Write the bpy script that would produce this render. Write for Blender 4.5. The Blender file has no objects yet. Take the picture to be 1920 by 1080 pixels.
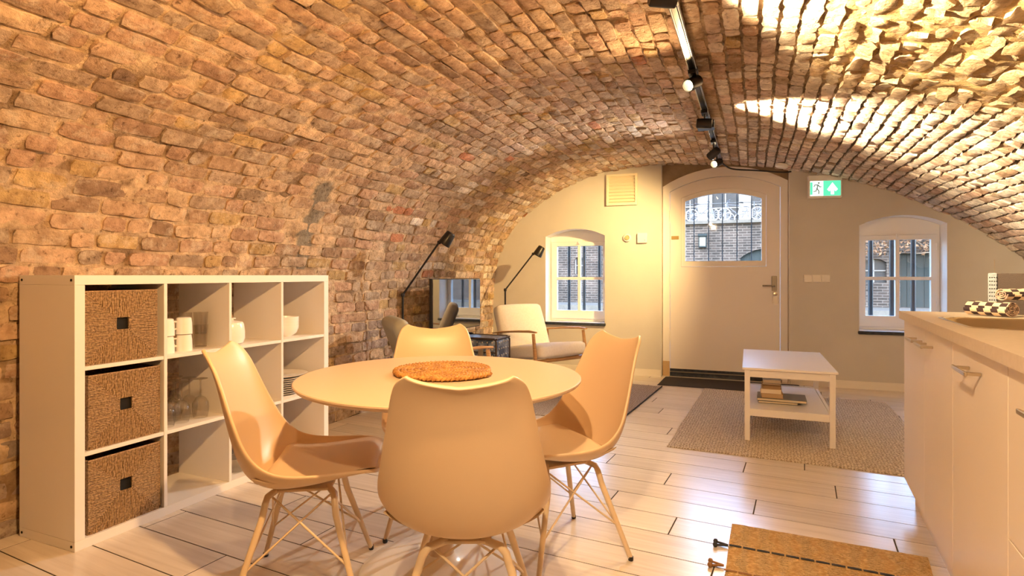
import bpy, bmesh, math, random
from math import sin, cos, pi, radians as R
from mathutils import Vector as V, Matrix, noise, geometry
random.seed(7)
S = bpy.context.scene
COL = S.collection

# ------------------------------------------------------------------ camera
CAM_H, YAW, FPX = 1.12, R(22.9), 1075.0
cd = bpy.data.cameras.new('camera'); cam = bpy.data.objects.new('camera', cd); COL.objects.link(cam)
cam.location = (0, 0, CAM_H); cam.rotation_euler = (R(90), 0, YAW)
cd.sensor_width = 36; cd.lens = 36 * FPX / 1920; cd.shift_y = -24 / 1920; cd.clip_start = 0.05; cd.clip_end = 300
S.camera = cam

# ------------------------------------------------------------------ world
w = bpy.data.worlds.new('sky'); S.world = w; w.use_nodes = True
nt = w.node_tree; bg = nt.nodes['Background']
sky = nt.nodes.new('ShaderNodeTexSky'); sky.sky_type = 'NISHITA'; sky.sun_disc = False
sky.sun_elevation = R(38); sky.sun_rotation = R(180); sky.air_density = 1.0; sky.dust_density = 1.5
nt.links.new(sky.outputs['Color'], bg.inputs['Color']); bg.inputs['Strength'].default_value = 3.6
sd = bpy.data.lights.new('sun', 'SUN'); sd.energy = 2.2; sd.angle = R(1); sd.color = (1.0, 0.93, 0.82)
so = bpy.data.objects.new('sun', sd); COL.objects.link(so); so.rotation_euler = (R(50), 0, R(-28))
S.view_settings.view_transform = 'Standard'; S.view_settings.look = 'None'
S.view_settings.gamma = 1; S.view_settings.use_curve_mapping = False
S.view_settings.exposure = 0.05
S.cycles.max_bounces = 14; S.cycles.diffuse_bounces = 8; S.cycles.transparent_max_bounces = 32; S.cycles.caustics_reflective = False; S.cycles.caustics_refractive = False
WARM = (1.0, 0.74, 0.45)

# ------------------------------------------------------------------ materials
MAT = {}
def nodes(m): return m.node_tree.nodes, m.node_tree.links
def mat(name, col, rough=0.5, metal=0.0, col2=None, nscale=8.0, bump=0.0, bscale=60.0, stretch=(1, 1, 1), emit=0.0, ecol=None, trans=0.0, detail=4.0, spec=0.5, lo=0.35, hi=0.65):
    if name in MAT: return MAT[name]
    m = bpy.data.materials.new(name); m.use_nodes = True; MAT[name] = m
    N, L = nodes(m); b = N['Principled BSDF']
    b.inputs['Base Color'].default_value = (*col, 1); b.inputs['Roughness'].default_value = rough
    b.inputs['Metallic'].default_value = metal; b.inputs['Specular IOR Level'].default_value = spec
    if trans: b.inputs['Transmission Weight'].default_value = trans
    if emit:
        b.inputs['Emission Color'].default_value = (*(ecol or col), 1); b.inputs['Emission Strength'].default_value = emit
    if col2 or bump:
        tc = N.new('ShaderNodeTexCoord'); mp = N.new('ShaderNodeMapping'); mp.inputs['Scale'].default_value = stretch
        L.new(tc.outputs['Object'], mp.inputs['Vector'])
    if col2:
        n = N.new('ShaderNodeTexNoise'); n.inputs['Scale'].default_value = nscale; n.inputs['Detail'].default_value = detail
        L.new(mp.outputs['Vector'], n.inputs['Vector'])
        r = N.new('ShaderNodeValToRGB'); r.color_ramp.elements[0].position = lo; r.color_ramp.elements[1].position = hi
        r.color_ramp.elements[0].color = (*col, 1); r.color_ramp.elements[1].color = (*col2, 1)
        L.new(n.outputs['Fac'], r.inputs['Fac']); L.new(r.outputs['Color'], b.inputs['Base Color'])
    if bump:
        n2 = N.new('ShaderNodeTexNoise'); n2.inputs['Scale'].default_value = bscale; n2.inputs['Detail'].default_value = 5
        L.new(mp.outputs['Vector'], n2.inputs['Vector'])
        bp = N.new('ShaderNodeBump'); bp.inputs['Strength'].default_value = bump; bp.inputs['Distance'].default_value = 0.01
        L.new(n2.outputs['Fac'], bp.inputs['Height']); L.new(bp.outputs['Normal'], b.inputs['Normal'])
    return m

def mat_attr(name, rough, bump, bscale, speck=0.35):
    """colour from the point attribute 'col', broken up by stains and pits"""
    m = bpy.data.materials.new(name); m.use_nodes = True; MAT[name] = m
    N, L = nodes(m); b = N['Principled BSDF']; b.inputs['Roughness'].default_value = rough; b.inputs['Specular IOR Level'].default_value = 0.2
    a = N.new('ShaderNodeAttribute'); a.attribute_name = 'col'
    g = N.new('ShaderNodeNewGeometry')
    n = N.new('ShaderNodeTexNoise'); n.inputs['Scale'].default_value = 17; n.inputs['Detail'].default_value = 5; n.inputs['Roughness'].default_value = 0.6
    L.new(g.outputs['Position'], n.inputs['Vector'])
    r = N.new('ShaderNodeValToRGB'); r.color_ramp.elements[0].position = 0.30; r.color_ramp.elements[1].position = 0.66
    r.color_ramp.elements[0].color = (0.55, 0.48, 0.43, 1); r.color_ramp.elements[1].color = (1.22, 1.2, 1.15, 1)
    L.new(n.outputs['Fac'], r.inputs['Fac'])
    mx = N.new('ShaderNodeMix'); mx.data_type = 'RGBA'; mx.blend_type = 'MULTIPLY'; mx.inputs[0].default_value = 0.85
    L.new(a.outputs['Color'], mx.inputs[6]); L.new(r.outputs['Color'], mx.inputs[7])
    # pits and dark specks
    n4 = N.new('ShaderNodeTexNoise'); n4.inputs['Scale'].default_value = 38; n4.inputs['Detail'].default_value = 4; n4.inputs['Roughness'].default_value = 0.6
    L.new(g.outputs['Position'], n4.inputs['Vector'])
    r4 = N.new('ShaderNodeValToRGB'); r4.color_ramp.elements[0].position = 0.30; r4.color_ramp.elements[1].position = 0.42
    r4.color_ramp.elements[0].color = (0.30, 0.24, 0.20, 1); r4.color_ramp.elements[1].color = (1, 1, 1, 1); L.new(n4.outputs['Fac'], r4.inputs['Fac'])
    mx4 = N.new('ShaderNodeMix'); mx4.data_type = 'RGBA'; mx4.blend_type = 'MULTIPLY'; mx4.inputs[0].default_value = 0.8
    L.new(mx.outputs[2], mx4.inputs[6]); L.new(r4.outputs['Color'], mx4.inputs[7]); mx = mx4
    # smeared lime
    n3 = N.new('ShaderNodeTexNoise'); n3.inputs['Scale'].default_value = 9; n3.inputs['Detail'].default_value = 8; n3.inputs['Roughness'].default_value = 0.75
    L.new(g.outputs['Position'], n3.inputs['Vector'])
    r3 = N.new('ShaderNodeValToRGB'); r3.color_ramp.elements[0].position = 0.52; r3.color_ramp.elements[1].position = 0.66
    r3.color_ramp.elements[0].color = (0, 0, 0, 1); r3.color_ramp.elements[1].color = (speck, speck, speck, 1)
    L.new(n3.outputs['Fac'], r3.inputs['Fac'])
    mx2 = N.new('ShaderNodeMix'); mx2.data_type = 'RGBA'; mx2.inputs[7].default_value = (0.74, 0.64, 0.51, 1)
    L.new(r3.outputs['Color'], mx2.inputs[0]); L.new(mx.outputs[2], mx2.inputs[6]); L.new(mx2.outputs[2], b.inputs['Base Color'])
    n2 = N.new('ShaderNodeTexNoise'); n2.inputs['Scale'].default_value = bscale; n2.inputs['Detail'].default_value = 8; n2.inputs['Roughness'].default_value = 0.65
    L.new(g.outputs['Position'], n2.inputs['Vector'])
    bp = N.new('ShaderNodeBump'); bp.inputs['Strength'].default_value = bump; bp.inputs['Distance'].default_value = 0.05
    L.new(n2.outputs['Fac'], bp.inputs['Height']); L.new(bp.outputs['Normal'], b.inputs['Normal'])
    return m

def mat_glass(name, tint=(1, 1, 1), rough=0.02, refl=0.03):
    m = bpy.data.materials.new(name); m.use_nodes = True; MAT[name] = m
    N, L = nodes(m); N.remove(N['Principled BSDF']); out = N['Material Output']
    t = N.new('ShaderNodeBsdfTransparent'); t.inputs['Color'].default_value = (*tint, 1)
    gl = N.new('ShaderNodeBsdfGlossy'); gl.inputs['Roughness'].default_value = rough
    lw = N.new('ShaderNodeLayerWeight'); lw.inputs['Blend'].default_value = 0.5
    pw = N.new('ShaderNodeMath'); pw.operation = 'POWER'; pw.inputs[1].default_value = 4.0; L.new(lw.outputs['Facing'], pw.inputs[0])
    fr = N.new('ShaderNodeMath'); fr.operation = 'MULTIPLY_ADD'; fr.inputs[1].default_value = 0.7; fr.inputs[2].default_value = refl; L.new(pw.outputs[0], fr.inputs[0])
    mx = N.new('ShaderNodeMixShader')
    L.new(fr.outputs[0], mx.inputs[0]); L.new(t.outputs[0], mx.inputs[1]); L.new(gl.outputs[0], mx.inputs[2]); L.new(mx.outputs[0], out.inputs['Surface'])
    return m

mat_attr('brick_face', 0.9, 0.65, 30, 0.6)
mat_attr('lime_mortar', 0.95, 0.7, 28, 0.3)
mat('plaster', (0.57, 0.545, 0.51), 0.75, bump=0.08, bscale=40, col2=(0.60, 0.575, 0.535), nscale=3)
mat('white_paint', (0.84, 0.84, 0.83), 0.45, bump=0.03, bscale=25)
mat('door_paint', (0.79, 0.745, 0.72), 0.4, bump=0.03, bscale=18)
mat('frame_paint', (0.80, 0.765, 0.74), 0.4)
mat('skirting', (0.78, 0.74, 0.68), 0.45)
mat('spandrel', (0.23, 0.165, 0.105), 0.9, col2=(0.34, 0.26, 0.18), nscale=6, bump=0.3, bscale=30)
mat('sill_stone', (0.03, 0.035, 0.05), 0.18, col2=(0.05, 0.06, 0.075), nscale=30)
mat('iron', (0.025, 0.03, 0.035), 0.5)
mat_glass('pane_glass', (0.93, 0.97, 1.0))
mat_glass('clear_glass', (0.86, 0.84, 0.81), 0.05, 0.10)
mat('grout', (0.05, 0.04, 0.032), 0.95, spec=0.1)
mat('cream_shell', (0.66, 0.50, 0.33), 0.38, bump=0.02, bscale=200)
mat('cream_pad', (0.62, 0.475, 0.32), 0.5, bump=0.04, bscale=300)
mat('cream_metal', (0.66, 0.53, 0.37), 0.35)
mat('black_plastic', (0.012, 0.012, 0.013), 0.4)
mat('black_metal', (0.015, 0.014, 0.015), 0.35, metal=0.3)
mat('white_laminate', (0.80, 0.77, 0.735), 0.35)
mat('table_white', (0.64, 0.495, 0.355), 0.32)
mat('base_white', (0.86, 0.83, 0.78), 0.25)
mat('cabinet_front', (0.82, 0.75, 0.66), 0.4)
mat('worktop', (0.62, 0.53, 0.42), 0.35, col2=(0.67, 0.575, 0.46), nscale=60)
mat('steel', (0.72, 0.66, 0.56), 0.22, metal=1.0)
mat('brushed_steel', (0.30, 0.26, 0.21), 0.4, metal=1.0, stretch=(1, 1, 12), bump=0.05, bscale=80)
mat('nickel', (0.68, 0.61, 0.50), 0.28, metal=1.0)
mat('brass', (0.28, 0.20, 0.08), 0.4, metal=0.8)
mat('ceramic', (0.86, 0.82, 0.76), 0.18)
mat('oak', (0.40, 0.22, 0.09), 0.45, col2=(0.52, 0.31, 0.14), nscale=14, stretch=(1, 1, 8), bump=0.05, bscale=40)
mat('fabric_white', (0.88, 0.845, 0.79), 0.95, bump=0.25, bscale=350, col2=(0.83, 0.79, 0.73), nscale=60)
mat('fabric_grey', (0.36, 0.35, 0.28), 0.95, bump=0.25, bscale=350)
mat('trunk_blue', (0.055, 0.085, 0.15), 0.38, col2=(0.34, 0.40, 0.50), nscale=22, detail=8, lo=0.44, hi=0.66, metal=0.3, bump=0.3, bscale=60)  # paler blue mottling puts highlights into the metal's colour
mat('trunk_trim', (0.035, 0.018, 0.012), 0.5)
mat('tv_screen', (0.012, 0.013, 0.016), 0.03, spec=1.0)
MAT['tv_screen'].node_tree.nodes['Principled BSDF'].inputs['IOR'].default_value = 2.4
mat('seagrass', (0.15, 0.085, 0.038), 0.7, col2=(0.46, 0.30, 0.15), nscale=110, bump=0.4, bscale=160, lo=0.3, hi=0.7)
mat('hollow', (0.006, 0.005, 0.005), 0.9)
mat('braid', (0.27, 0.115, 0.025), 0.6, col2=(0.52, 0.27, 0.07), nscale=35, bump=0.5, bscale=150)
mat('mat_dark', (0.035, 0.03, 0.032), 0.98, bump=1.0, bscale=500, col2=(0.06, 0.05, 0.05), nscale=200)
mat('tassel_dark', (0.03, 0.03, 0.035), 0.9); mat('tassel_tan', (0.26, 0.13, 0.05), 0.9)
mat('plastic_white', (0.80, 0.77, 0.72), 0.4)
mat('vent_cream', (0.78, 0.70, 0.54), 0.5)
mat('rail_grey', (0.30, 0.30, 0.31), 0.25, metal=0.9)
mat('paper', (0.78, 0.66, 0.47), 0.9); mat('paper_old', (0.55, 0.38, 0.20), 0.9)
mat('radio_front', (0.055, 0.035, 0.028), 0.6, bump=0.4, bscale=300); mat('radio_side', (0.30, 0.33, 0.38), 0.4, bump=0.5, bscale=200)
mat('wood_board', (0.42, 0.22, 0.07), 0.5, col2=(0.5, 0.28, 0.1), nscale=10, stretch=(1, 6, 1))
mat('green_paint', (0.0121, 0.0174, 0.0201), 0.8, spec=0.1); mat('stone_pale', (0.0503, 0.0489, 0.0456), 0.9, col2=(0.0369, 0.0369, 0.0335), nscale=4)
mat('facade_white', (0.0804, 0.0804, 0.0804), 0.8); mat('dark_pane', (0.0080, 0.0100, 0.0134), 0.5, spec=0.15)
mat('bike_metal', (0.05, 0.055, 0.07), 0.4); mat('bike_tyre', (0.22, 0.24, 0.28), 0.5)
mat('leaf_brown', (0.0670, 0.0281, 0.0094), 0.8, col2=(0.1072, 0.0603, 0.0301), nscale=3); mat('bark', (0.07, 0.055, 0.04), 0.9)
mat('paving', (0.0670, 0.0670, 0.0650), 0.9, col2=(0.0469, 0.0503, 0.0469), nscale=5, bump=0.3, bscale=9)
mat('water', (0.0134, 0.0201, 0.0168), 0.2, spec=0.2)
mat('lamp_glass', (0.1474, 0.1675, 0.1474), 0.4)

def wire(m, fn):
    N, L = nodes(m); fn(N, L, N['Principled BSDF'])
# plank-look floor tile: long grain, one tone per tile
def _pl(N, L, b):
    b.inputs['Roughness'].default_value = 0.24
    tc = N.new('ShaderNodeTexCoord'); oi = N.new('ShaderNodeObjectInfo')
    ad = N.new('ShaderNodeVectorMath'); ad.operation = 'MULTIPLY_ADD'; ad.inputs[1].default_value = (1.2, 26, 1)
    cb = N.new('ShaderNodeCombineXYZ'); ml = N.new('ShaderNodeMath'); ml.operation = 'MULTIPLY'; ml.inputs[1].default_value = 90
    L.new(oi.outputs['Random'], ml.inputs[0]); L.new(ml.outputs[0], cb.inputs[0]); L.new(ml.outputs[0], cb.inputs[1])
    L.new(tc.outputs['Object'], ad.inputs[0]); L.new(cb.outputs[0], ad.inputs[2])
    n = N.new('ShaderNodeTexNoise'); n.inputs['Scale'].default_value = 1.6; n.inputs['Detail'].default_value = 6; n.inputs['Distortion'].default_value = 0.6
    L.new(ad.outputs[0], n.inputs['Vector'])
    r = N.new('ShaderNodeValToRGB'); r.color_ramp.elements[0].position = 0.3; r.color_ramp.elements[1].position = 0.7
    r.color_ramp.elements[0].color = (0.63, 0.565, 0.50, 1); r.color_ramp.elements[1].color = (0.75, 0.69, 0.625, 1)
    L.new(n.outputs['Fac'], r.inputs['Fac'])
    mr = N.new('ShaderNodeMapRange'); mr.inputs[3].default_value = 0.86; mr.inputs[4].default_value = 1.06
    L.new(oi.outputs['Random'], mr.inputs[0])
    mx = N.new('ShaderNodeMix'); mx.data_type = 'RGBA'; mx.blend_type = 'MULTIPLY'; mx.inputs[0].default_value = 1
    L.new(r.outputs['Color'], mx.inputs[6]); L.new(mr.outputs[0], mx.inputs[7]); L.new(mx.outputs[2], b.inputs['Base Color'])
wire(mat('plank_tile', (0.6, 0.5, 0.4)), _pl)
# woven jute: two crossed waves
def weave(name, c1, c2, sx, sy, dist=0.35, bstr=0.8, big=None):
    m = mat(name, c1, 0.95, spec=0.1)
    def fn(N, L, b):
        tc = N.new('ShaderNodeTexCoord')
        ws = []
        for axis, sc in (('X', sx), ('Y', sy)):
            wv = N.new('ShaderNodeTexWave'); wv.bands_direction = axis; wv.inputs['Scale'].default_value = sc
            wv.inputs['Distortion'].default_value = 7; wv.inputs['Detail'].default_value = 4; wv.inputs['Detail Scale'].default_value = 3
            L.new(tc.outputs['Object'], wv.inputs['Vector']); ws.append(wv)
        mu = N.new('ShaderNodeMath'); mu.operation = 'MULTIPLY'; L.new(ws[0].outputs['Fac'], mu.inputs[0]); L.new(ws[1].outputs['Fac'], mu.inputs[1])
        n = N.new('ShaderNodeTexNoise'); n.inputs['Scale'].default_value = 70; n.inputs['Detail'].default_value = 4; L.new(tc.outputs['Object'], n.inputs['Vector'])
        ad = N.new('ShaderNodeMath'); ad.operation = 'MULTIPLY_ADD'; ad.inputs[1].default_value = 0.9; L.new(n.outputs['Fac'], ad.inputs[0]); L.new(mu.outputs[0], ad.inputs[2])
        r = N.new('ShaderNodeValToRGB'); r.color_ramp.elements[0].position = 0.38; r.color_ramp.elements[1].position = 0.95
        r.color_ramp.elements[0].color = (*c2, 1); r.color_ramp.elements[1].color = (*c1, 1)
        L.new(ad.outputs[0], r.inputs['Fac']); L.new(r.outputs['Color'], b.inputs['Base Color'])
        bp = N.new('ShaderNodeBump'); bp.inputs['Strength'].default_value = bstr; bp.inputs['Distance'].default_value = 0.008
        L.new(ad.outputs[0], bp.inputs['Height']); L.new(bp.outputs['Normal'], b.inputs['Normal'])
    wire(m, fn); return m
weave('jute', (0.84, 0.74, 0.60), (0.36, 0.28, 0.19), 17, 21)
weave('rug_pale', (0.52, 0.44, 0.37), (0.30, 0.24, 0.20), 16, 22)
weave('kilim', (0.80, 0.56, 0.27), (0.42, 0.25, 0.09), 4, 30, bstr=1.0)
# far brickwork: too small to tell the bricks apart
def far_brick(name, c1, c2, mo, sc):
    m = mat(name, c1, 0.9, spec=0.2)
    def fn(N, L, b):
        tc = N.new('ShaderNodeTexCoord'); mp = N.new('ShaderNodeMapping'); mp.inputs['Rotation'].default_value = (R(-90), 0, 0)
        L.new(tc.outputs['Object'], mp.inputs['Vector'])
        bt = N.new('ShaderNodeTexBrick'); bt.inputs['Color1'].default_value = (*c1, 1); bt.inputs['Color2'].default_value = (*c2, 1); bt.inputs['Mortar'].default_value = (*mo, 1)
        bt.inputs['Scale'].default_value = sc; bt.inputs['Mortar Size'].default_value = 0.018; bt.inputs['Row Height'].default_value = 0.14; bt.inputs['Brick Width'].default_value = 0.45
        L.new(mp.outputs['Vector'], bt.inputs['Vector']); 
        n = N.new('ShaderNodeTexNoise'); n.inputs['Scale'].default_value = 0.9; n.inputs['Detail'].default_value = 6; L.new(tc.outputs['Object'], n.inputs['Vector'])
        r = N.new('ShaderNodeValToRGB'); r.color_ramp.elements[0].position = 0.35; r.color_ramp.elements[1].position = 0.7
        r.color_ramp.elements[0].color = (0.6, 0.6, 0.6, 1); r.color_ramp.elements[1].color = (1.25, 1.2, 1.15, 1); L.new(n.outputs['Fac'], r.inputs['Fac'])
        mx = N.new('ShaderNodeMix'); mx.data_type = 'RGBA'; mx.blend_type = 'MULTIPLY'; mx.inputs[0].default_value = 1
        L.new(bt.outputs['Color'], mx.inputs[6]); L.new(r.outputs['Color'], mx.inputs[7]); L.new(mx.outputs[2], b.inputs['Base Color'])
    wire(m, fn)
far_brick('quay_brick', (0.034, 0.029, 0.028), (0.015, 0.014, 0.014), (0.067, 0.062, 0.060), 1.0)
# checked towel
def _chk(N, L, b):
    b.inputs['Roughness'].default_value = 0.95
    uv = N.new('ShaderNodeAttribute'); uv.attribute_name = 'uvc'
    ck = N.new('ShaderNodeTexChecker'); ck.inputs['Scale'].default_value = 1.0
    ck.inputs['Color1'].default_value = (0.72, 0.56, 0.42, 1); ck.inputs['Color2'].default_value = (0.045, 0.025, 0.03, 1)
    L.new(uv.outputs['Vector'], ck.inputs['Vector']); L.new(ck.outputs['Color'], b.inputs['Base Color'])
    g = N.new('ShaderNodeTexCoord'); n = N.new('ShaderNodeTexNoise'); n.inputs['Scale'].default_value = 260; L.new(g.outputs['Object'], n.inputs['Vector'])
    bp = N.new('ShaderNodeBump'); bp.inputs['Strength'].default_value = 0.5; bp.inputs['Distance'].default_value = 0.006
    L.new(n.outputs['Fac'], bp.inputs['Height']); L.new(bp.outputs['Normal'], b.inputs['Normal'])
wire(mat('towel_check', (0.7, 0.55, 0.4)), _chk)
mat('towel_edge', (0.62, 0.47, 0.37), 0.95, col2=(0.20, 0.12, 0.12), nscale=120, bump=0.5, bscale=250)
mat('book_cream', (0.64, 0.50, 0.33), 0.7); mat('book_tan', (0.50, 0.30, 0.13), 0.7); mat('book_ochre', (0.42, 0.21, 0.05), 0.7)
mat('book_dark', (0.035, 0.035, 0.05), 0.4); mat('book_olive', (0.20, 0.18, 0.14), 0.5); mat('book_grey', (0.45, 0.46, 0.43), 0.4); mat('book_brown', (0.18, 0.10, 0.05), 0.6)

# ------------------------------------------------------------------ mesh helpers
class G:
    def __init__(s): s.v = []; s.f = []; s.m = []
    def add(s, vs, fs, mi=0, M=None):
        o = len(s.v)
        s.v += [tuple(M @ V(p)) if M else tuple(p) for p in vs]
        s.f += [tuple(i + o for i in f) for f in fs]; s.m += [mi] * len(fs); return s
    def box(s, x0, x1, y0, y1, z0, z1, mi=0, M=None):
        return s.add([(x0, y0, z0), (x1, y0, z0), (x1, y1, z0), (x0, y1, z0), (x0, y0, z1), (x1, y0, z1), (x1, y1, z1), (x0, y1, z1)],
                     [(3, 2, 1, 0), (4, 5, 6, 7), (0, 1, 5, 4), (1, 2, 6, 5), (2, 3, 7, 6), (3, 0, 4, 7)], mi, M)
    def lathe(s, prof, n=24, mi=0, M=None, cx=0, cy=0, caps=True):
        vs = []; fs = []; k = len(prof)
        for i in range(n):
            a = 2 * pi * i / n
            vs += [(cx + r * cos(a), cy + r * sin(a), z) for r, z in prof]
        for i in range(n):
            j = (i + 1) % n
            for q in range(k - 1): fs.append((i * k + q, j * k + q, j * k + q + 1, i * k + q + 1))
        if caps and prof[0][0] > 1e-6: fs.append(tuple(i * k for i in reversed(range(n))))
        if caps and prof[-1][0] > 1e-6: fs.append(tuple(i * k + k - 1 for i in range(n)))
        return s.add(vs, fs, mi, M)
    def tube(s, path, r, n=8, mi=0, closed=False, M=None, sq=1.0):
        P = [V(p) for p in path]; k = len(P); rr = r if isinstance(r, (list, tuple)) else [r] * k
        vs = []; fs = []; up = None
        for i in range(k):
            a = P[i - 1] if (i or closed) else P[i]; b = P[(i + 1) % k] if (i < k - 1 or closed) else P[i]
            t = (b - a).normalized()
            if up is None: up = V((0, 0, 1)) if abs(t.z) < .9 else V((1, 0, 0))
            x = t.cross(up)
            if x.length < 1e-4: x = t.cross(V((0.3, 1, 0.2)))
            x.normalize(); y = x.cross(t); up = y
            vs += [tuple(P[i] + x * cos(2 * pi * j / n) * rr[i] + y * sin(2 * pi * j / n) * rr[i] * sq) for j in range(n)]
        for i in range(k if closed else k - 1):
            i2 = (i + 1) % k
            for j in range(n):
                j2 = (j + 1) % n; fs.append((i * n + j, i * n + j2, i2 * n + j2, i2 * n + j))
        if not closed: fs.append(tuple(reversed(range(n)))); fs.append(tuple((k - 1) * n + j for j in range(n)))
        return s.add(vs, fs, mi, M)
    def plate(s, outer, holes, y0, y1, mi=0, mi_hole=0, mi_outer=None):
        """flat plate in the xz plane with holes, front at y0, back at y1"""
        loops = [outer] + list(holes); flat = [p for l in loops for p in l]
        tris = geometry.tessellate_polygon([[V((p[0], p[1], 0)) for p in l] for l in loops])
        vs = [(p[0], y0, p[1]) for p in flat] + [(p[0], y1, p[1]) for p in flat]; n = len(flat)
        fs = []; 
        for t in tris:
            a, b, c = [V((flat[i][0], flat[i][1])) for i in t]
            ccw = (b - a).x * (c - a).y - (b - a).y * (c - a).x > 0
            t = tuple(t) if ccw else tuple(reversed(t))
            fs.append(t); fs.append(tuple(n + i for i in reversed(t)))
        s.add(vs, fs, mi); o = 0
        for li, l in enumerate(loops):
            k = len(l); area = sum(l[i][0] * l[(i + 1) % k][1] - l[(i + 1) % k][0] * l[i][1] for i in range(k))
            rev = (area < 0) != (li > 0)
            sv = [(p[0], y0, p[1]) for p in l] + [(p[0], y1, p[1]) for p in l]
            sf = [(i, k + i, k + (i + 1) % k, (i + 1) % k) for i in range(k)]
            if rev: sf = [tuple(reversed(q)) for q in sf]
            s.add(sv, sf, mi_hole if li else (mi if mi_outer is None else mi_outer))
        return s
    def build(s, name, mats, parent=None, smooth=None, bevel=0, seg=2, loc=None, rot=None, sub=0, solid=0, weld=False):
        me = bpy.data.meshes.new(name); me.from_pydata(s.v, [], s.f); 
        for m in (mats if isinstance(mats, (list, tuple)) else [mats]): me.materials.append(MAT[m])
        me.polygons.foreach_set('material_index', s.m)
        if weld:
            b = bmesh.new(); b.from_mesh(me); bmesh.ops.remove_doubles(b, verts=b.verts, dist=1e-5); b.to_mesh(me); b.free()
        me.update(); o = bpy.data.objects.new(name, me); COL.objects.link(o)
        if parent: o.parent = parent
        if loc: o.location = loc
        if rot: o.rotation_euler = rot
        if smooth is not None:
            me.shade_smooth()
            if smooth < 179: me.set_sharp_from_angle(angle=R(smooth))
        if solid:
            md = o.modifiers.new('solid', 'SOLIDIFY'); md.thickness = solid; md.offset = 0
        if bevel:
            md = o.modifiers.new('bevel', 'BEVEL'); md.width = bevel; md.segments = seg; md.limit_method = 'ANGLE'; md.angle_limit = R(35)
            if smooth is None: me.shade_smooth(); md.harden_normals = True
        if sub:
            md = o.modifiers.new('sub', 'SUBSURF'); md.levels = sub; md.render_levels = sub
        return o
def tag(o, label, cat=None, group=None, kind=None):
    if label: o['label'] = label
    if cat: o['category'] = cat
    if group: o['group'] = group
    if kind: o['kind'] = kind
    return o
def thing(name, label, cat, loc=(0, 0, 0), rz=0.0, group=None, kind=None):
    o = bpy.data.objects.new(name, None); COL.objects.link(o); o.empty_display_size = 0.1
    o.location = loc; o.rotation_euler = (0, 0, rz); return tag(o, label, cat, group, kind)
def dup(o, parent=None, **kw):
    c = o.copy(); COL.objects.link(c); c.parent = parent
    if 'loc' in kw: c.location = kw['loc']
    if 'rz' in kw: c.rotation_euler = (0, 0, kw['rz'])
    if 'label' in kw: c['label'] = kw['label']
    for ch in list(o.children): dup(ch, c)
    return c
def arch(x0, x1, z0, zs, zp, n=14):
    """opening outline with a segmental head: springs at zs, crown at zp"""
    w2 = (x1 - x0) / 2; h = zp - zs; rad = (w2 * w2 + h * h) / (2 * h); cz = zp - rad; cx = (x0 + x1) / 2; a0 = math.asin(w2 / rad)
    return [(x0, z0), (x1, z0)] + [(cx + rad * sin(a0 - 2 * a0 * i / n), cz + rad * cos(a0 - 2 * a0 * i / n)) for i in range(n + 1)]
def rect(x0, x1, z0, z1): return [(x0, z0), (x1, z0), (x1, z1), (x0, z1)]
def lerp(a, b, t): return a + (b - a) * t
def interp(xs, ys, x):
    if x <= xs[0]: return ys[0]
    for i in range(len(xs) - 1):
        if x <= xs[i + 1]: return lerp(ys[i], ys[i + 1], (x - xs[i]) / (xs[i + 1] - xs[i]))
    return ys[-1]
def catmull(P, n):
    out = []
    for i in range(len(P) - 1):
        p0 = P[max(i - 1, 0)]; p1 = P[i]; p2 = P[i + 1]; p3 = P[min(i + 2, len(P) - 1)]
        for k in range(n):
            t = k / n
            out.append(tuple(0.5 * (2 * b + (c - a) * t + (2 * a - 5 * b + 4 * c - d) * t * t + (3 * b - a - 3 * c + d) * t ** 3) for a, b, c, d in zip(p0, p1, p2, p3)))
    out.append(tuple(P[-1])); return out

# ------------------------------------------------------------------ spotlights: y on the track, drop, aim point, watts, cone, blend, label
SPOTS = [
    (2.24, .085, (1.3, 2.95, 2.08), 620, 92, .6, 'lit spotlight at the top edge of the picture, aimed at the right', 0, (1, .76, .42)),
    (3.36, .065, (-1.7, 1.3, .9), 90, 140, .9, 'lit spotlight on the track between the top edge and the black box', 0, (1, .62, .28)),
    (4.20, .085, (1.4, 4.48, 2.06), 800, 74, .7, 'spotlight next to the small black box on the track', 0, (1, .80, .50)),
    (5.15, .110, (-1.9, 6.43, 1.1), 360, 84, 1.0, 'black spotlight facing the left window, second from the door', 0, (1, .65, .25)),
    (5.62, .105, (-2.3, 2.6, .8), 330, 88, 1.0, 'black spotlight at the door end of the track', 0, (1, .90, .77)),
    (0.80, .085, (-2.2, 1.7, 1.5), 260, 140, .9, 'spotlight over the viewer, outside the picture', 0, (1, .56, .21)),
    (0.15, .085, (.7, 2.0, .6), 220, 125, .9, 'rearmost spotlight on the track, outside the picture', 0, (1, .66, .34)),
]
# rolled towels and box on the worktop (room coordinates)
TW = [(.888, 3.155, .978), (.990, 3.005, .978), (.968, 3.06, 1.040), (1.13, 3.13, 1.040)]
RB = (1.005, 3.255)

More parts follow.
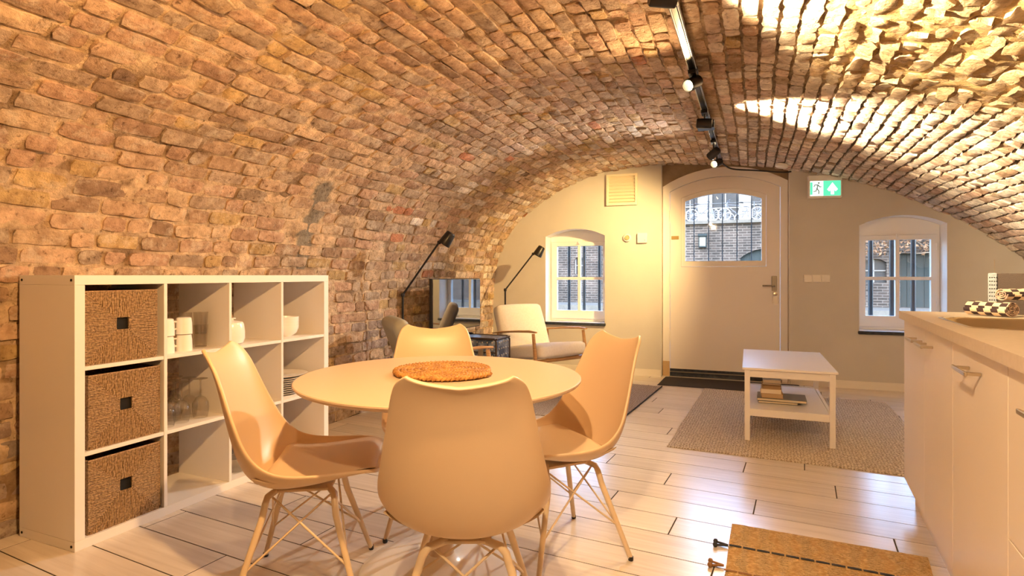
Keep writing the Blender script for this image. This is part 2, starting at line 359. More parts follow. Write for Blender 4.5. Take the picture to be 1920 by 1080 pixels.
# ================================================================== STRUCTURE
# ------------------------------------------------------------------ brick vault
PROF = [(-2.95, -0.02), (-2.95, .3), (-2.95, .6), (-2.946, .83), (-2.932, 1.03), (-2.875, 1.29), (-2.771, 1.55), (-2.6, 1.77), (-2.43, 1.905), (-2.1, 2.115), (-1.78, 2.235),
        (-1.5, 2.3), (-.95, 2.345), (-.5, 2.33), (0, 2.275), (.33, 2.205), (.65, 2.127), (.9, 2.05), (1.13, 1.968), (1.35, 1.87), (1.565, 1.752), (1.773, 1.634),
        (1.976, 1.489), (2.174, 1.334), (2.36, 1.14), (2.5, .9), (2.58, .6), (2.6, .3), (2.6, -0.02)]
FINE = catmull(PROF, 10); ARC = [0.0]
for a, b in zip(FINE, FINE[1:]): ARC.append(ARC[-1] + math.hypot(b[0] - a[0], b[1] - a[1]))
STOT = ARC[-1]
def vault(s):
    s = min(max(s, 0.0), STOT - 1e-6); lo, hi = 0, len(ARC) - 1
    while hi - lo > 1:
        m = (lo + hi) // 2
        if ARC[m] <= s: lo = m
        else: hi = m
    t = (s - ARC[lo]) / (ARC[hi] - ARC[lo]); a, b = FINE[lo], FINE[hi]
    T = V((b[0] - a[0], b[1] - a[1])).normalized()
    return lerp(a[0], b[0], t), lerp(a[1], b[1], t), T.y, -T.x      # position and inward normal
VY0, VY1 = 0.15, 6.62
def rough_zone(u, v):      # the crumbling stretch high on the kitchen side
    return max(0.0, min(1.0, (u - 0.05) / 0.35)) * max(0.0, min(1.0, (4.0 - v) / 0.5))
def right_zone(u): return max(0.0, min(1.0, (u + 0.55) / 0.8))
CRACK = [V((-2.683, 3.068, 1.70)), V((-2.776, 3.115, 1.545)), V((-2.834, 3.08, 1.4)), V((-2.886, 3.112, 1.22))]
def crack_d(p):
    best = 9
    for a, b in zip(CRACK, CRACK[1:]):
        d = b - a; t = max(0, min(1, (p - a).dot(d) / d.length_squared)); best = min(best, (p - a - d * t).length)
    return best
def nz(x, y, z, sc): return noise.noise(V((x * sc, y * sc, z * sc)))
def set_col(me, cols):
    at = me.attributes.new('col', 'FLOAT_COLOR', 'POINT'); at.data.foreach_set('color', [c for q in cols for c in (q[0], q[1], q[2], 1.0)])
def mortar_shell():
    ns, nv = 280, 260; vs = []; cols = []; fs = []
    for i in range(ns + 1):
        s = STOT * i / ns; u, z, nu, nzv = vault(s)
        for j in range(nv + 1):
            v = lerp(VY0 - .1, VY1, j / nv); rz = right_zone(u); q = rough_zone(u, v)
            off = lerp(-0.0065, -0.019, rz * (1 - q)) + 0.009 * nz(s, v, 1, 6) + 0.006 * nz(s, v, 5, 17) + q * 0.014 * nz(s, v, 9, 11)
            p = V((u + nu * off, v, z + nzv * off)); vs.append(tuple(p))
            a = nz(s, v, 3, 1.6) * .5 + .5
            left = V((.76, .59, .40)).lerp(V((.66, .505, .35)), a); right = V((.20, .155, .12)).lerp(V((.30, .24, .19)), a)  # right-hand mortar coloured dark: joint shadow and missing mortar painted in
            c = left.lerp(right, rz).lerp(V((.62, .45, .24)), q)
            if rz < .5:
                st = max(0.0, nz(s, v, 12, 4.5) - .12) * 2.6 + max(0.0, nz(s, v, 15, 13) - .15) * 1.6; c = c.lerp(V((.24, .155, .095)), min(.85, st))  # dark stain blotches, doubling as painted shade in the crevices
            if crack_d(p) < .075: c = V((.27, .24, .20))
            cols.append(c)
    for i in range(ns):
        for j in range(nv):
            k = i * (nv + 1) + j; fs.append((k, k + 1, k + nv + 2, k + nv + 1))
    n0 = len(vs)
    # plain rendered stretch behind the camera, and the outer skin
    S2 = 60
    ys = [-2.7, VY0 - .1]
    for y in ys:
        for i in range(S2 + 1):
            u, z, nu, nzv = vault(STOT * i / S2); vs.append((u, y, z)); cols.append(V((.50, .38, .25)))
    for i in range(S2): fs.append((n0 + i, n0 + S2 + 1 + i, n0 + S2 + 2 + i, n0 + i + 1))
    n1 = len(vs)
    for y in (-2.7, VY1):
        for i in range(S2 + 1):
            u, z, nu, nzv = vault(STOT * i / S2); vs.append((u - nu * .25, y, z - nzv * .25)); cols.append(V((.4, .3, .2)))
    for i in range(S2): fs.append((n1 + i, n1 + i + 1, n1 + S2 + 2 + i, n1 + S2 + 1 + i))
    me = bpy.data.meshes.new('ceiling'); me.from_pydata(vs, [], fs); me.materials.append(MAT['lime_mortar']); set_col(me, cols); me.shade_smooth()
    o = bpy.data.objects.new('ceiling', me); COL.objects.link(o)
    return tag(o, 'low barrel vault of old weathered brick and lime mortar', kind='structure')
ceiling = mortar_shell()
PAL_L = [((.58, .41, .285), 5), ((.55, .37, .265), 4), ((.50, .385, .29), 4), ((.64, .475, .325), 4), ((.44, .305, .215), 1.8), ((.34, .235, .17), .6), ((.56, .26, .155), .3), ((.58, .42, .22), 1.2)]
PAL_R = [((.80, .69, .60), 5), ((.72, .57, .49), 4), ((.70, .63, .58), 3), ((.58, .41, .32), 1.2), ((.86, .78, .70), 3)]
def pick(pal): return V(random.choices([p[0] for p in pal], [p[1] for p in pal])[0])
def brick_geo(s0, h, v0, l, u, vm):
    """one worn brick face standing proud of the mortar: verts, faces, colours"""
    A, B = (5, 4) if l > .13 else (4, 4)
    q = rough_zone(u, vm); rz = right_zone(u); seed = random.uniform(0, 90)
    lift = random.gauss(0.004, .003) + q * random.uniform(-.008, .009); tilt = random.gauss(0, .003 + .004 * q); tilt2 = random.gauss(0, .002 + .004 * q)
    jit = .0038 + .006 * q; vs = []
    for j in range(B):
        for i in range(A):
            a, b = i / (A - 1), j / (B - 1); cor = (i in (0, A - 1)) and (j in (0, B - 1))
            ss = s0 + h * b; vv = v0 + l * a; edge = (i in (0, A - 1)) or (j in (0, B - 1))
            if cor: ss += (.004 if j == 0 else -.004); vv += (.005 if i == 0 else -.005)
            ss += random.uniform(-jit, jit); vv += random.uniform(-jit, jit)
            ss += 0.016 * nz(vv, s0, 2, .9) + .006 * nz(vv, s0, 7, 3.1)
            off = lift + tilt * (a - .5) * 2 + tilt2 * (b - .5) * 2 + .005 * nz(vv, ss, seed, 22) + q * .009 * nz(vv, ss, seed, 24) - (.0035 if edge else 0)
            vs.append((ss, vv, off))
    n = len(vs); per = [i for i in range(A)] + [A * (j + 1) - 1 for j in range(1, B)] + [A * B - 2 - i for i in range(A - 1)] + [A * (B - 1 - j) for j in range(1, B - 1)]
    vs += [(vs[i][0], vs[i][1], -.04) for i in per]
    fs = [(j * A + i, j * A + i + 1, (j + 1) * A + i + 1, (j + 1) * A + i) for j in range(B - 1) for i in range(A - 1)]
    k = len(per); fs += [(n + i, n + (i + 1) % k, per[(i + 1) % k], per[i]) for i in range(k)]
    P = []
    for ss, vv, off in vs:
        uu, zz, nu, nzv = vault(ss); P.append((uu + nu * off, vv, zz + nzv * off))
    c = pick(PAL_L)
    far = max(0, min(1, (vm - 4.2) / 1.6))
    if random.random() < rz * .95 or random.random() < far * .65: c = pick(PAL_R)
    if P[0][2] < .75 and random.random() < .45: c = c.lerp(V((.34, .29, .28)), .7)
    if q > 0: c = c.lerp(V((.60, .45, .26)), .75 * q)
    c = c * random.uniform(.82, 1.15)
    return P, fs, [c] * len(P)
bricks = []
pitch = 0.0845; s = 0.012; row = 0
UV_MAX = lambda v: 0.36 * v + 0.75
while s < STOT - .02:
    u, z, nu, nzv = vault(s + .035)
    h = pitch - random.uniform(.012, .019); v = VY0 + random.uniform(-.1, .12)
    while v < VY1 - .01:
        l = random.choice([.20, .21, .215, .23, .19]) if random.random() < lerp(.62, .35, right_zone(u)) else random.uniform(.095, .115)
        vm = v + l / 2; pc = V((u, vm, z))
        if u < UV_MAX(vm) and crack_d(pc) > .055: bricks.append((s, h, v, l, u, z, nu, nzv, vm))
        v += l + random.uniform(.011, .019)
    s += pitch; row += 1
def screen_size(b):
    _, h, _, l, u, z, nu, nzv, vm = b
    p = V((u, vm, z - CAM_H)); D = -p.x * sin(YAW) + p.y * cos(YAW); X = p.x * cos(YAW) + p.y * sin(YAW)
    if D < .3: return 0
    x = 960 + FPX * X / D; y = 516 - FPX * p.z / D
    if not (0 < x < 1920 and 0 < y < 1080): return 0
    if x < 620 and y > 512 and x > 30: return 0          # behind the shelf unit
    if y > 690: return 0
    cosn = max(0, -(p.normalized().dot(V((nu, 0, nzv))))); return h * l * cosn / (D * D)
rank = sorted(range(len(bricks)), key=lambda i: -screen_size(bricks[i])); near = set(rank[:300])
gv, gf, gc = [], [], []
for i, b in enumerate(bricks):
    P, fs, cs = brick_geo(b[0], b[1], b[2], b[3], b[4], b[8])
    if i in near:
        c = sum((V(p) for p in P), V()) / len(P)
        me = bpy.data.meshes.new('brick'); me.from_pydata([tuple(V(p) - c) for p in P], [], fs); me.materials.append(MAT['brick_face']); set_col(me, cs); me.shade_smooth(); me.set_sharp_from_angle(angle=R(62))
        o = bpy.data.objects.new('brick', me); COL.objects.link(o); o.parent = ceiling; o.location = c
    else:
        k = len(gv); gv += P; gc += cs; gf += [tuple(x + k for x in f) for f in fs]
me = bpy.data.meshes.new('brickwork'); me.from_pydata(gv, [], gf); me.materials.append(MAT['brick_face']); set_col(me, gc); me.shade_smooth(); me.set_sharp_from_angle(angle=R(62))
bw = bpy.data.objects.new('brickwork', me); COL.objects.link(bw); bw.parent = ceiling; bw['kind'] = 'stuff'

# ------------------------------------------------------------------ floor of plank tiles
FA = R(-4.04); FE = V((cos(FA), sin(FA))); FN = V((-sin(FA), cos(FA)))
fl = G(); fl.box(-2.97, 2.62, -2.65, 6.72, -.12, -.0014)
floor = tag(fl.build('floor', 'grout'), 'floor of pale wood-look plank tiles with dark joints', kind='structure')
def clip(poly, xlo, xhi, ylo, yhi):
    for ax, lim, sg in ((0, xlo, 1), (0, xhi, -1), (1, ylo, 1), (1, yhi, -1)):
        out = []
        for i in range(len(poly)):
            a, b = poly[i], poly[(i + 1) % len(poly)]; da, db = sg * (a[ax] - lim), sg * (b[ax] - lim)
            if da >= 0: out.append(a)
            if (da >= 0) != (db >= 0): out.append(a.lerp(b, da / (da - db)))
        poly = out
        if len(poly) < 3: return []
    return poly
def plank_mesh(pl):
    c = .0012; n = len(pl); cen = sum(pl, V((0, 0))) / n
    inn = [p + (cen - p).normalized() * c * 1.6 for p in pl]
    vs = [(p.x, p.y, -.010) for p in pl] + [(p.x, p.y, -.0012) for p in pl] + [(p.x, p.y, 0) for p in inn]
    fs = [tuple(range(2 * n, 3 * n))] + [(i, (i + 1) % n, n + (i + 1) % n, n + i) for i in range(n)] + [(n + i, n + (i + 1) % n, 2 * n + (i + 1) % n, 2 * n + i) for i in range(n)]
    me = bpy.data.meshes.new('plank'); me.from_pydata(vs, [], fs); me.materials.append(MAT['plank_tile']); return me
PW, PL, GAP = 0.197, 1.20, 0.0052
full = [V((-PL / 2 + GAP / 2, -PW / 2 + GAP / 2)), V((PL / 2 - GAP / 2, -PW / 2 + GAP / 2)), V((PL / 2 - GAP / 2, PW / 2 - GAP / 2)), V((-PL / 2 + GAP / 2, PW / 2 - GAP / 2))]
full_me = plank_mesh(full)
rowoff = [0.0, .62, .30, .92, .18, .74, .46]
org = V((-0.6, 3.0))
for r in range(-32, 24):
    for k in range(-5, 6):
        c = org + FE * (k * PL + rowoff[r % 7] * PL) + FN * (r * PW + .055)
        if not (-4 < c.x < 3.6 and -3.4 < c.y < 7.5): continue
        wp = [c + FE * p.x + FN * p.y for p in full]; cl = clip(wp, -2.945, 2.595, -2.6, 6.70)
        if len(cl) < 3: continue
        same = len(cl) == 4 and all((a - b).length < 1e-5 for a, b in zip(cl, wp))
        loc = [V(((p - c).dot(FE), (p - c).dot(FN))) for p in cl]
        o = bpy.data.objects.new('plank', full_me if same else plank_mesh(loc)); COL.objects.link(o); o.parent = floor
        o.location = (c.x, c.y, 0); o.rotation_euler = (0, 0, FA)

# ------------------------------------------------------------------ end wall with two windows and a door
WA, WANG = V((-1.323, 6.449, 0)), R(2.2464)
WD = V((cos(WANG), sin(WANG), 0)); WN = V((-sin(WANG), cos(WANG), 0))
def W(t, off, z): return WA + WD * t + WN * off + V((0, 0, z))
W1 = arch(-.954, -.248, .572, 1.575, 1.66); W2 = arch(2.278, 2.999, .572, 1.61, 1.70)
g = G(); g.plate(rect(-1.95, 4.1, -.1, 2.75), [W1, W2, rect(.38, 1.656, -.05, 2.62)], 0, .30, 0, 1)
wall = g.build('wall_back', ['plaster', 'white_paint'], loc=WA, rot=(0, 0, WANG)); tag(wall, 'beige plastered end wall under the vault with two windows and a door', kind='structure')
g = G(); g.box(-3.0, 2.65, -2.85, -2.6, -.1, 2.75); tag(g.build('wall_rear', 'plaster'), 'plain plastered wall behind the viewer', kind='structure')
for nm, a, b, side in (('baseboard_left', -1.63, .375, 'left'), ('baseboard_right', 1.662, 3.75, 'right')):
    g = G(); g.plate(rect(a, b, 0, .075), [], -.014, 0); o = g.build(nm, 'skirting', loc=WA, rot=(0, 0, WANG), bevel=.003)
    tag(o, 'low white skirting board %s of the door' % side, kind='structure')

def window(name, label, x0, x1, zs, zp, gl, gr, gt, gb, mx, mz, bars, bw2):
    t = thing(name, label, None, W(x0, 0, .57), WANG, kind='structure')
    X = lambda v: v - x0; Z = lambda v: v - .57
    g = G(); g.plate([(X(a), Z(b)) for a, b in arch(x0 + .002, x1 - .002, .574, zs, zp - .002)], [rect(X(x0 + .018), X(x1 - .018), Z(.60), Z(1.520))], .20, .27); g.build('window_frame', 'white_paint', t)
    g = G(); pw, ph = .016, .016
    holes = [rect(X(a), X(b), Z(c), Z(d)) for a, b in ((gl, mx - pw), (mx + pw, gr)) for c, d in ((gb, mz - ph), (mz + ph, gt))]
    g.plate(rect(X(x0 + .021), X(x1 - .021), Z(.603), Z(1.517)), holes, .185, .235); cs = g.build('casement', 'white_paint', t, bevel=.004)
    for a, b in ((gl, mx - pw), (mx + pw, gr)):
        for c, d in ((gb, mz - ph), (mz + ph, gt)):
            q = G(); q.box(X(a) - .004, X(b) + .004, .209, .213, Z(c) - .004, Z(d) + .004); q.build('pane', 'pane_glass', t)
    g = G(); g.box(X(mx) - .012, X(mx) + .012, .172, .186, Z(1.487), Z(1.53)); g.tube([(X(mx), .175, Z(1.50)), (X(mx), .150, Z(1.50))], .006); g.build('latch', 'white_paint', t)
    for zc in (.80, 1.36):
        g = G(); g.tube([(X(x1) - .03, .178, Z(zc)), (X(x1) - .03, .178, Z(zc + .07))], .007); g.build('hinge', 'white_paint', t)
    g = G(); g.box(X(x0) - .012, X(x1) + .012, -.028, .2, Z(.540), Z(.572)); g.build('window_sill', 'sill_stone', t, bevel=.008)
    for b in bars:
        g = G(); g.tube([(X(b), .36, Z(.55)), (X(b), .36, Z(1.62))], bw2, 10); g.build('bar', 'iron', t, smooth=50)
window('window_1', 'small arched four-pane window with black bars above the white armchair', -.954, -.248, 1.575, 1.66, -.868, -.3075, 1.469, .700, -.594, 1.082, (-.763, -.573, -.386), .017)
window('window_2', 'small arched four-pane window with black bars beside the kitchen worktop', 2.278, 2.999, 1.61, 1.70, 2.367, 2.924, 1.472, .712, 2.6435, 1.088, (2.447, 2.636, 2.82), .022)

# door in its niche
g = G(); g.plate(rect(.375, 1.661, -.05, 2.66), [arch(.39, 1.646, -.04, 2.105, 2.286)], .10, .16)
tag(g.build('trim_1', 'spandrel', loc=WA, rot=(0, 0, WANG)), 'rough brown spandrel above the arched door frame', kind='structure')
d = thing('door_1', 'pale painted arched door with a barred glass light', None, W(1.02, .09, 0), WANG, kind='structure')
DX = lambda l: [(a - 1.02, b) for a, b in l]
g = G(); g.plate(DX(arch(.388, 1.650, 0, 2.107, 2.288)), [DX(arch(.462, 1.581, -.001, 2.046, 2.188))], 0, .09); g.build('door_frame', 'frame_paint', d, bevel=.004)
GL = arch(.628, 1.399, 1.273, 1.931, 2.005); BD = arch(.582, 1.446, 1.212, 1.969, 2.057)
g = G(); g.plate(DX(arch(.466, 1.577, .085, 2.043, 2.184)), [DX(BD)], .006, .05); leaf = g.build('door_leaf', 'door_paint', d, bevel=.003)
g = G(); g.plate(DX(arch(.585, 1.443, 1.215, 1.967, 2.054)), [DX(GL)], -.004, .045); g.build('glazing_bead', 'frame_paint', leaf, bevel=.004)
g = G(); g.plate(DX(arch(.626, 1.401, 1.271, 1.932, 2.007)), [], .022, .027); g.build('pane', 'pane_glass', leaf)
g = G(); g.box(1.497 - 1.02, 1.547 - 1.02, -.004, .007, .955, 1.110); hp = g.build('handle_plate', 'brushed_steel', d, bevel=.004)
g = G(); g.tube([(.502, 0, 1.010), (.502, -.045, 1.010), (.490, -.052, 1.010), (.385, -.052, 1.010)], .008, 10); g.build('lever', 'brushed_steel', hp, smooth=50)
g = G(); g.lathe([(.024, 0), (.024, .012), (.016, .016), (0, .016)], 20, M=Matrix.Translation((.508, .004, .925)) @ Matrix.Rotation(R(90), 4, 'X')); g.build('lock_cylinder', 'nickel', d, smooth=40)
g = G(); g.box(.484, .540, -.012, .007, .82, .905); g.build('lock_cover', 'plastic_white', d, bevel=.012, seg=4)
g = G(); g.box(-.540, -.462, .001, .007, 1.517, 1.554); g.build('name_plate', 'brass', d, bevel=.001)
for zc in (.38, 1.02, 1.72):
    g = G(); g.tube([(-.556, -.004, zc), (-.556, -.004, zc + .12)], .008); g.build('hinge', 'frame_paint', d, smooth=50)
g = G(); g.box(-.557, .56, .008, .085, 0, .0845); g.build('threshold', 'sill_stone', d, bevel=.004)
g = G(); g.box(-.555, .555, .0, .008, .045, .056); g.build('weather_strip', 'brushed_steel', d)
g = G(); g.box(-.632, -.560, -.012, .03, 0, .165); g.build('plinth_block', 'paper_old', d, bevel=.003)
for b in (.709, .864, 1.01, 1.161, 1.308):
    g = G(); g.tube([(b - 1.02, .21, 1.22), (b - 1.02, .21, 2.06)], .006, 6); g.build('bar', 'iron', d)

# ------------------------------------------------------------------ outside: wharf, canal and the far quay
def ext(t, off, z): return tuple(W(t, off, z))
g = G(); g.box(-14, 16, .34, 7, -.35, -.12); tag(g.build('ground', 'paving', loc=WA, rot=(0, 0, WANG)), 'grey paved wharf outside the windows', kind='structure')
g = G(); g.box(-40, 42, 7, 24, -1.4, -1.0); tag(g.build('canal_water', 'water', loc=WA, rot=(0, 0, WANG)), 'still green canal water below the far quay', 'water', kind='structure')
g = G(); g.box(-40, 42, 24, 27.2, -1.4, -.5); tag(g.build('far_wharf', 'stone_pale', loc=WA, rot=(0, 0, WANG)), 'pale stone ledge along the foot of the far quay wall', kind='structure')
g = G(); holes = [arch(1.69, 4.3, -.48, 2.05, 2.55), arch(-7.55, -7.0, 1.2, 2.05, 2.2), arch(7.45, 8.5, .75, 1.75, 1.95), rect(9.08, 10.9, -.48, 2.2)]
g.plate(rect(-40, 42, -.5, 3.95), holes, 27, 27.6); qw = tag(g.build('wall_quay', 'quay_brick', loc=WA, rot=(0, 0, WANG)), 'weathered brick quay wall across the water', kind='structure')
g = G(); g.box(-40, 42, 26.75, 27.6, 3.95, 4.12); g.build('coping', 'stone_pale', qw)
for nm, a, mt in (('cellar_door', (1.69, 4.3, -.48, 2.55), 'green_paint'), ('cellar_window', (-7.55, -7.0, 1.2, 2.2), 'dark_pane'), ('cellar_window', (7.45, 8.5, .75, 1.95), 'dark_pane'), ('cellar_door', (9.08, 10.9, -.48, 2.2), 'green_paint')):
    g = G(); g.box(a[0] - .05, a[1] + .05, 27.25, 27.4, a[2], a[3]); o = g.build(nm, mt, qw)
    if nm == 'cellar_window':
        g = G(); mxx = (a[0] + a[1]) / 2; g.box(mxx - .03, mxx + .03, 27.18, 27.25, a[2], a[3]); g.box(a[0], a[1], 27.18, 27.25, (a[2] + a[3]) / 2 - .03, (a[2] + a[3]) / 2 + .03); g.box(a[0], a[0] + .08, 27.1, 27.25, a[2], a[3]); g.build('window_bars', 'facade_white', o)
    else:
        for k in range(1, 5):
            g = G(); xx = lerp(a[0], a[1], k / 5); g.box(xx - .02, xx + .02, 27.2, 27.25, a[2], a[3]); g.build('door_batten', 'green_paint', o)
g = G(); g.box(-40, 42, 27.7, 36, 3.6, 3.95); tag(g.build('street', 'paving', loc=WA, rot=(0, 0, WANG)), 'street along the top of the far quay', kind='structure')
# lantern
ln = thing('wall_lantern', 'green metal wall lantern with pale glass on the quay brick', 'lantern', W(-.25, 26.98, 2.65), WANG)
g = G(); g.box(-.2, .2, -.3, 0, 0, .07); g.box(-.17, .17, -.28, 0, .56, .62); g.box(-.24, .24, -.33, 0, .62, .75); g.box(-.21, -.17, -.29, -.25, .05, .6); g.box(.17, .21, -.29, -.25, .05, .6); g.build('lantern_body', 'green_paint', ln, bevel=.015)
g = G(); g.box(-.16, .16, -.27, -.02, .07, .56); g.build('lantern_glass', 'lamp_glass', ln, bevel=.03)
# railing
rl = thing('quay_railing', 'thin iron railing along the street edge behind the bicycles', 'railing', W(0, 27.5, 3.97), WANG)
for zz in (.5, 1.0):
    g = G(); g.tube([(-20, 0, zz + .15), (20, 0, zz + .15)], .022, 6); g.build('rail', 'iron', rl)
for k in range(-8, 9):
    g = G(); g.tube([(k * 2.4, 0, .15), (k * 2.4, 0, 1.2)], .03, 6); g.build('post', 'iron', rl)
# bicycles
def ring(r, rr, cx, n=28): return [(cx + r * cos(2 * pi * i / n), 0, .34 + r * sin(2 * pi * i / n)) for i in range(n)]
bike = thing('bicycle', 'parked city bicycle leaning on the street railing across the water', 'bicycle', (0, 0, 0), 0, 'bicycles on the far street')
for cxx in (-.55, .55):
    g = G(); g.tube(ring(.335, 0, cxx), .026, 6, closed=True); wh = g.build('wheel', 'bike_tyre', bike)
    g = G()
    for k in range(6):
        a = pi * k / 6; g.tube([(cxx - .33 * cos(a), 0, .34 - .33 * sin(a)), (cxx + .33 * cos(a), 0, .34 + .33 * sin(a))], .005, 4)
    g.build('spokes', 'bike_tyre', wh)
g = G()
for a, b in (((-.55, .34), (-.15, .30)), ((-.15, .30), (.42, .82)), ((-.15, .30), (-.28, .92)), ((-.25, .80), (.40, .86)), ((-.55, .34), (-.25, .80)), ((.55, .34), (.38, 1.02))):
    g.tube([(a[0], 0, a[1]), (b[0], 0, b[1])], .022, 6)
g.build('frame', 'bike_metal', bike)
g = G(); g.tube([(.26, -.28, 1.08), (.38, -.1, 1.06), (.40, 0, 1.04), (.38, .1, 1.06), (.26, .28, 1.08)], .016, 6); g.build('handlebar', 'bike_metal', bike)
g = G(); g.tube([(-.42, 0, .95), (-.28, 0, .97), (-.14, 0, .95)], [.09, .07, .03], 8, sq=.5); g.build('saddle', 'black_plastic', bike, smooth=50)
spots = [(-2.0, 0, 2), (-.28, 0, -2), (1.42, 0, 181), (3.1, 0, 1), (-1.2, 1, 178), (.52, 1, 2), (2.3, 1, -2), (4.0, 1, 180), (-3.7, 0, 2)]
for i, (tx, dy, a) in enumerate(spots):
    b = bike if i == 0 else dup(bike)
    b.location = W(tx, 27.05 + dy * .9, 4.12 if dy == 0 else 3.95); b.rotation_euler = (R(5), 0, WANG + R(a))
# street house
def house(t0, t1, off, zt, mt, label, wins):
    h = thing('town_house', label, 'building', W((t0 + t1) / 2, off, 3.95), WANG, 'town houses on the far street'); c = (t0 + t1) / 2
    g = G(); g.plate(rect(t0 - c, t1 - c, 0, zt), [rect(a - c, b - c, z0, z1) for a, b, z0, z1 in wins], 0, .5); g.build('facade', mt, h)
    g = G(); g.box(t0 - c, t1 - c, .5, 6, 0, zt); g.build('house_body', mt, h)
    for a, b, z0, z1 in wins:
        g = G(); g.box(a - c, b - c, .2, .26, z0, z1); p = g.build('window_pane', 'dark_pane', h)
        g = G(); g.box(a - c, b - c, .12, .2, (z0 + z1) / 2 - .04, (z0 + z1) / 2 + .04); g.box((a + b) / 2 - c - .04, (a + b) / 2 - c + .04, .12, .2, z0, z1); g.build('glazing_bar', 'facade_white', p)
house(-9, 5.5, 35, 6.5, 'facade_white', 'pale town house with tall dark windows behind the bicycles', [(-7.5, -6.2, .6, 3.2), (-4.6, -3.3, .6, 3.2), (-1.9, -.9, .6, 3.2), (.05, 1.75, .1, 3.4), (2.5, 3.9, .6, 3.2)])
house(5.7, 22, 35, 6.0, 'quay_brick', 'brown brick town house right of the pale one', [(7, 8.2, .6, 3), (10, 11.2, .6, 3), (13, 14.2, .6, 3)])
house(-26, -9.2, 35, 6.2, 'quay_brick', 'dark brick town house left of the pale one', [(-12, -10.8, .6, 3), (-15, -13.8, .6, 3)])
# autumn tree on the far wharf
tr = thing('autumn_tree', 'tree with dry brown leaves hanging over the far cellar door', 'tree', W(12.2, 25.6, -.5), WANG)
g = G(); g.tube([(0, 0, 0), (.05, 0, 1.6), (-.1, .1, 3.2), (-.3, 0, 5)], [.2, .16, .12, .06], 8)
for k in range(9):
    a = random.uniform(0, 6.28); z0 = random.uniform(2.2, 4.2); g.tube([(0, 0, z0), (-1.3 + cos(a) * 1.2, sin(a) * .8, z0 + random.uniform(-.2, .9)), (-2.2 + cos(a) * 1.6, sin(a), z0 + random.uniform(-.6, .9))], [.06, .035, .012], 6)
g.build('tree_trunk', 'bark', tr, smooth=60)
g = G()
for k in range(2600):
    p = V((random.uniform(-5.2, 1.2), random.uniform(-1, 1), random.uniform(2.75, 5.4))); p.z += -.25 * abs(nz(p.x, p.y, 3, 1.1)) * 2 + .1 * random.random()
    M = Matrix.Translation(p) @ Matrix.Rotation(random.uniform(0, 6.28), 4, V((random.uniform(-1, 1), random.uniform(-1, 1), random.uniform(-1, 1))).normalized())
    s2 = random.uniform(.06, .12); g.add([(-s2, 0, 0), (0, -s2 * .5, .01), (s2, 0, 0), (0, s2 * .5, .01)], [(0, 1, 2, 3)], 0, M)
o = g.build('foliage', 'leaf_brown', tr); o['kind'] = 'stuff'

# ================================================================== FURNITURE
# ------------------------------------------------------------------ cube shelf unit against the left wall
SX, SY, SL, SH, SDp = -2.526, 1.444, 1.498, 1.12, .38
sh = thing('shelf_unit', 'white open cube shelf unit of twelve compartments against the brick wall', 'shelf', (SX - SDp / 2, SY + SL / 2, 0))
TO, TI = .040, .017
def sbox(nm, x0, x1, y0, y1, z0, z1, mt='white_laminate', par=sh, bv=.0015):
    g = G(); g.box(x0, x1, y0, y1, z0, z1); return g.build(nm, mt, par, bevel=bv, seg=1)
hx, hy = SDp / 2, SL / 2
sbox('top_panel', -hx, hx, -hy, hy, SH - TO, SH); sbox('bottom_panel', -hx, hx, -hy, hy, 0, TO)
for sgn in (-1, 1):
    p = sbox('side_panel', -hx, hx, *(sorted((sgn * hy, sgn * (hy - TO)))), TO, SH - TO)
    if sgn < 0:
        for xx in (-hx + .02, hx - .02):
            for zz in (.02, SH - .02):
                g = G(); g.lathe([(.0055, 0), (.0055, .002), (0, .002)], 10, M=Matrix.Translation((xx, -hy, zz)) @ Matrix.Rotation(R(90), 4, 'X')); g.build('screw_hole', 'hollow', sh)
CW = (SL - 2 * TO - 3 * TI) / 4; CH = (SH - 2 * TO - 2 * TI) / 3
for i in range(1, 4):
    y = -hy + TO + i * CW + (i - 1) * TI; sbox('divider', -hx, hx - .001, y, y + TI, TO, SH - TO)
for i in range(4):
    y = -hy + TO + i * (CW + TI)
    for k in (1, 2):
        z = TO + k * CH + (k - 1) * TI; sbox('shelf_board', -hx, hx - .002, y, y + CW, z, z + TI)
def cell(c, r):          # world (u of the front, v of the near side, z of the board) ; r counts from the top
    return SX, SY + TO + c * (CW + TI), TO + (2 - r) * (CH + TI)

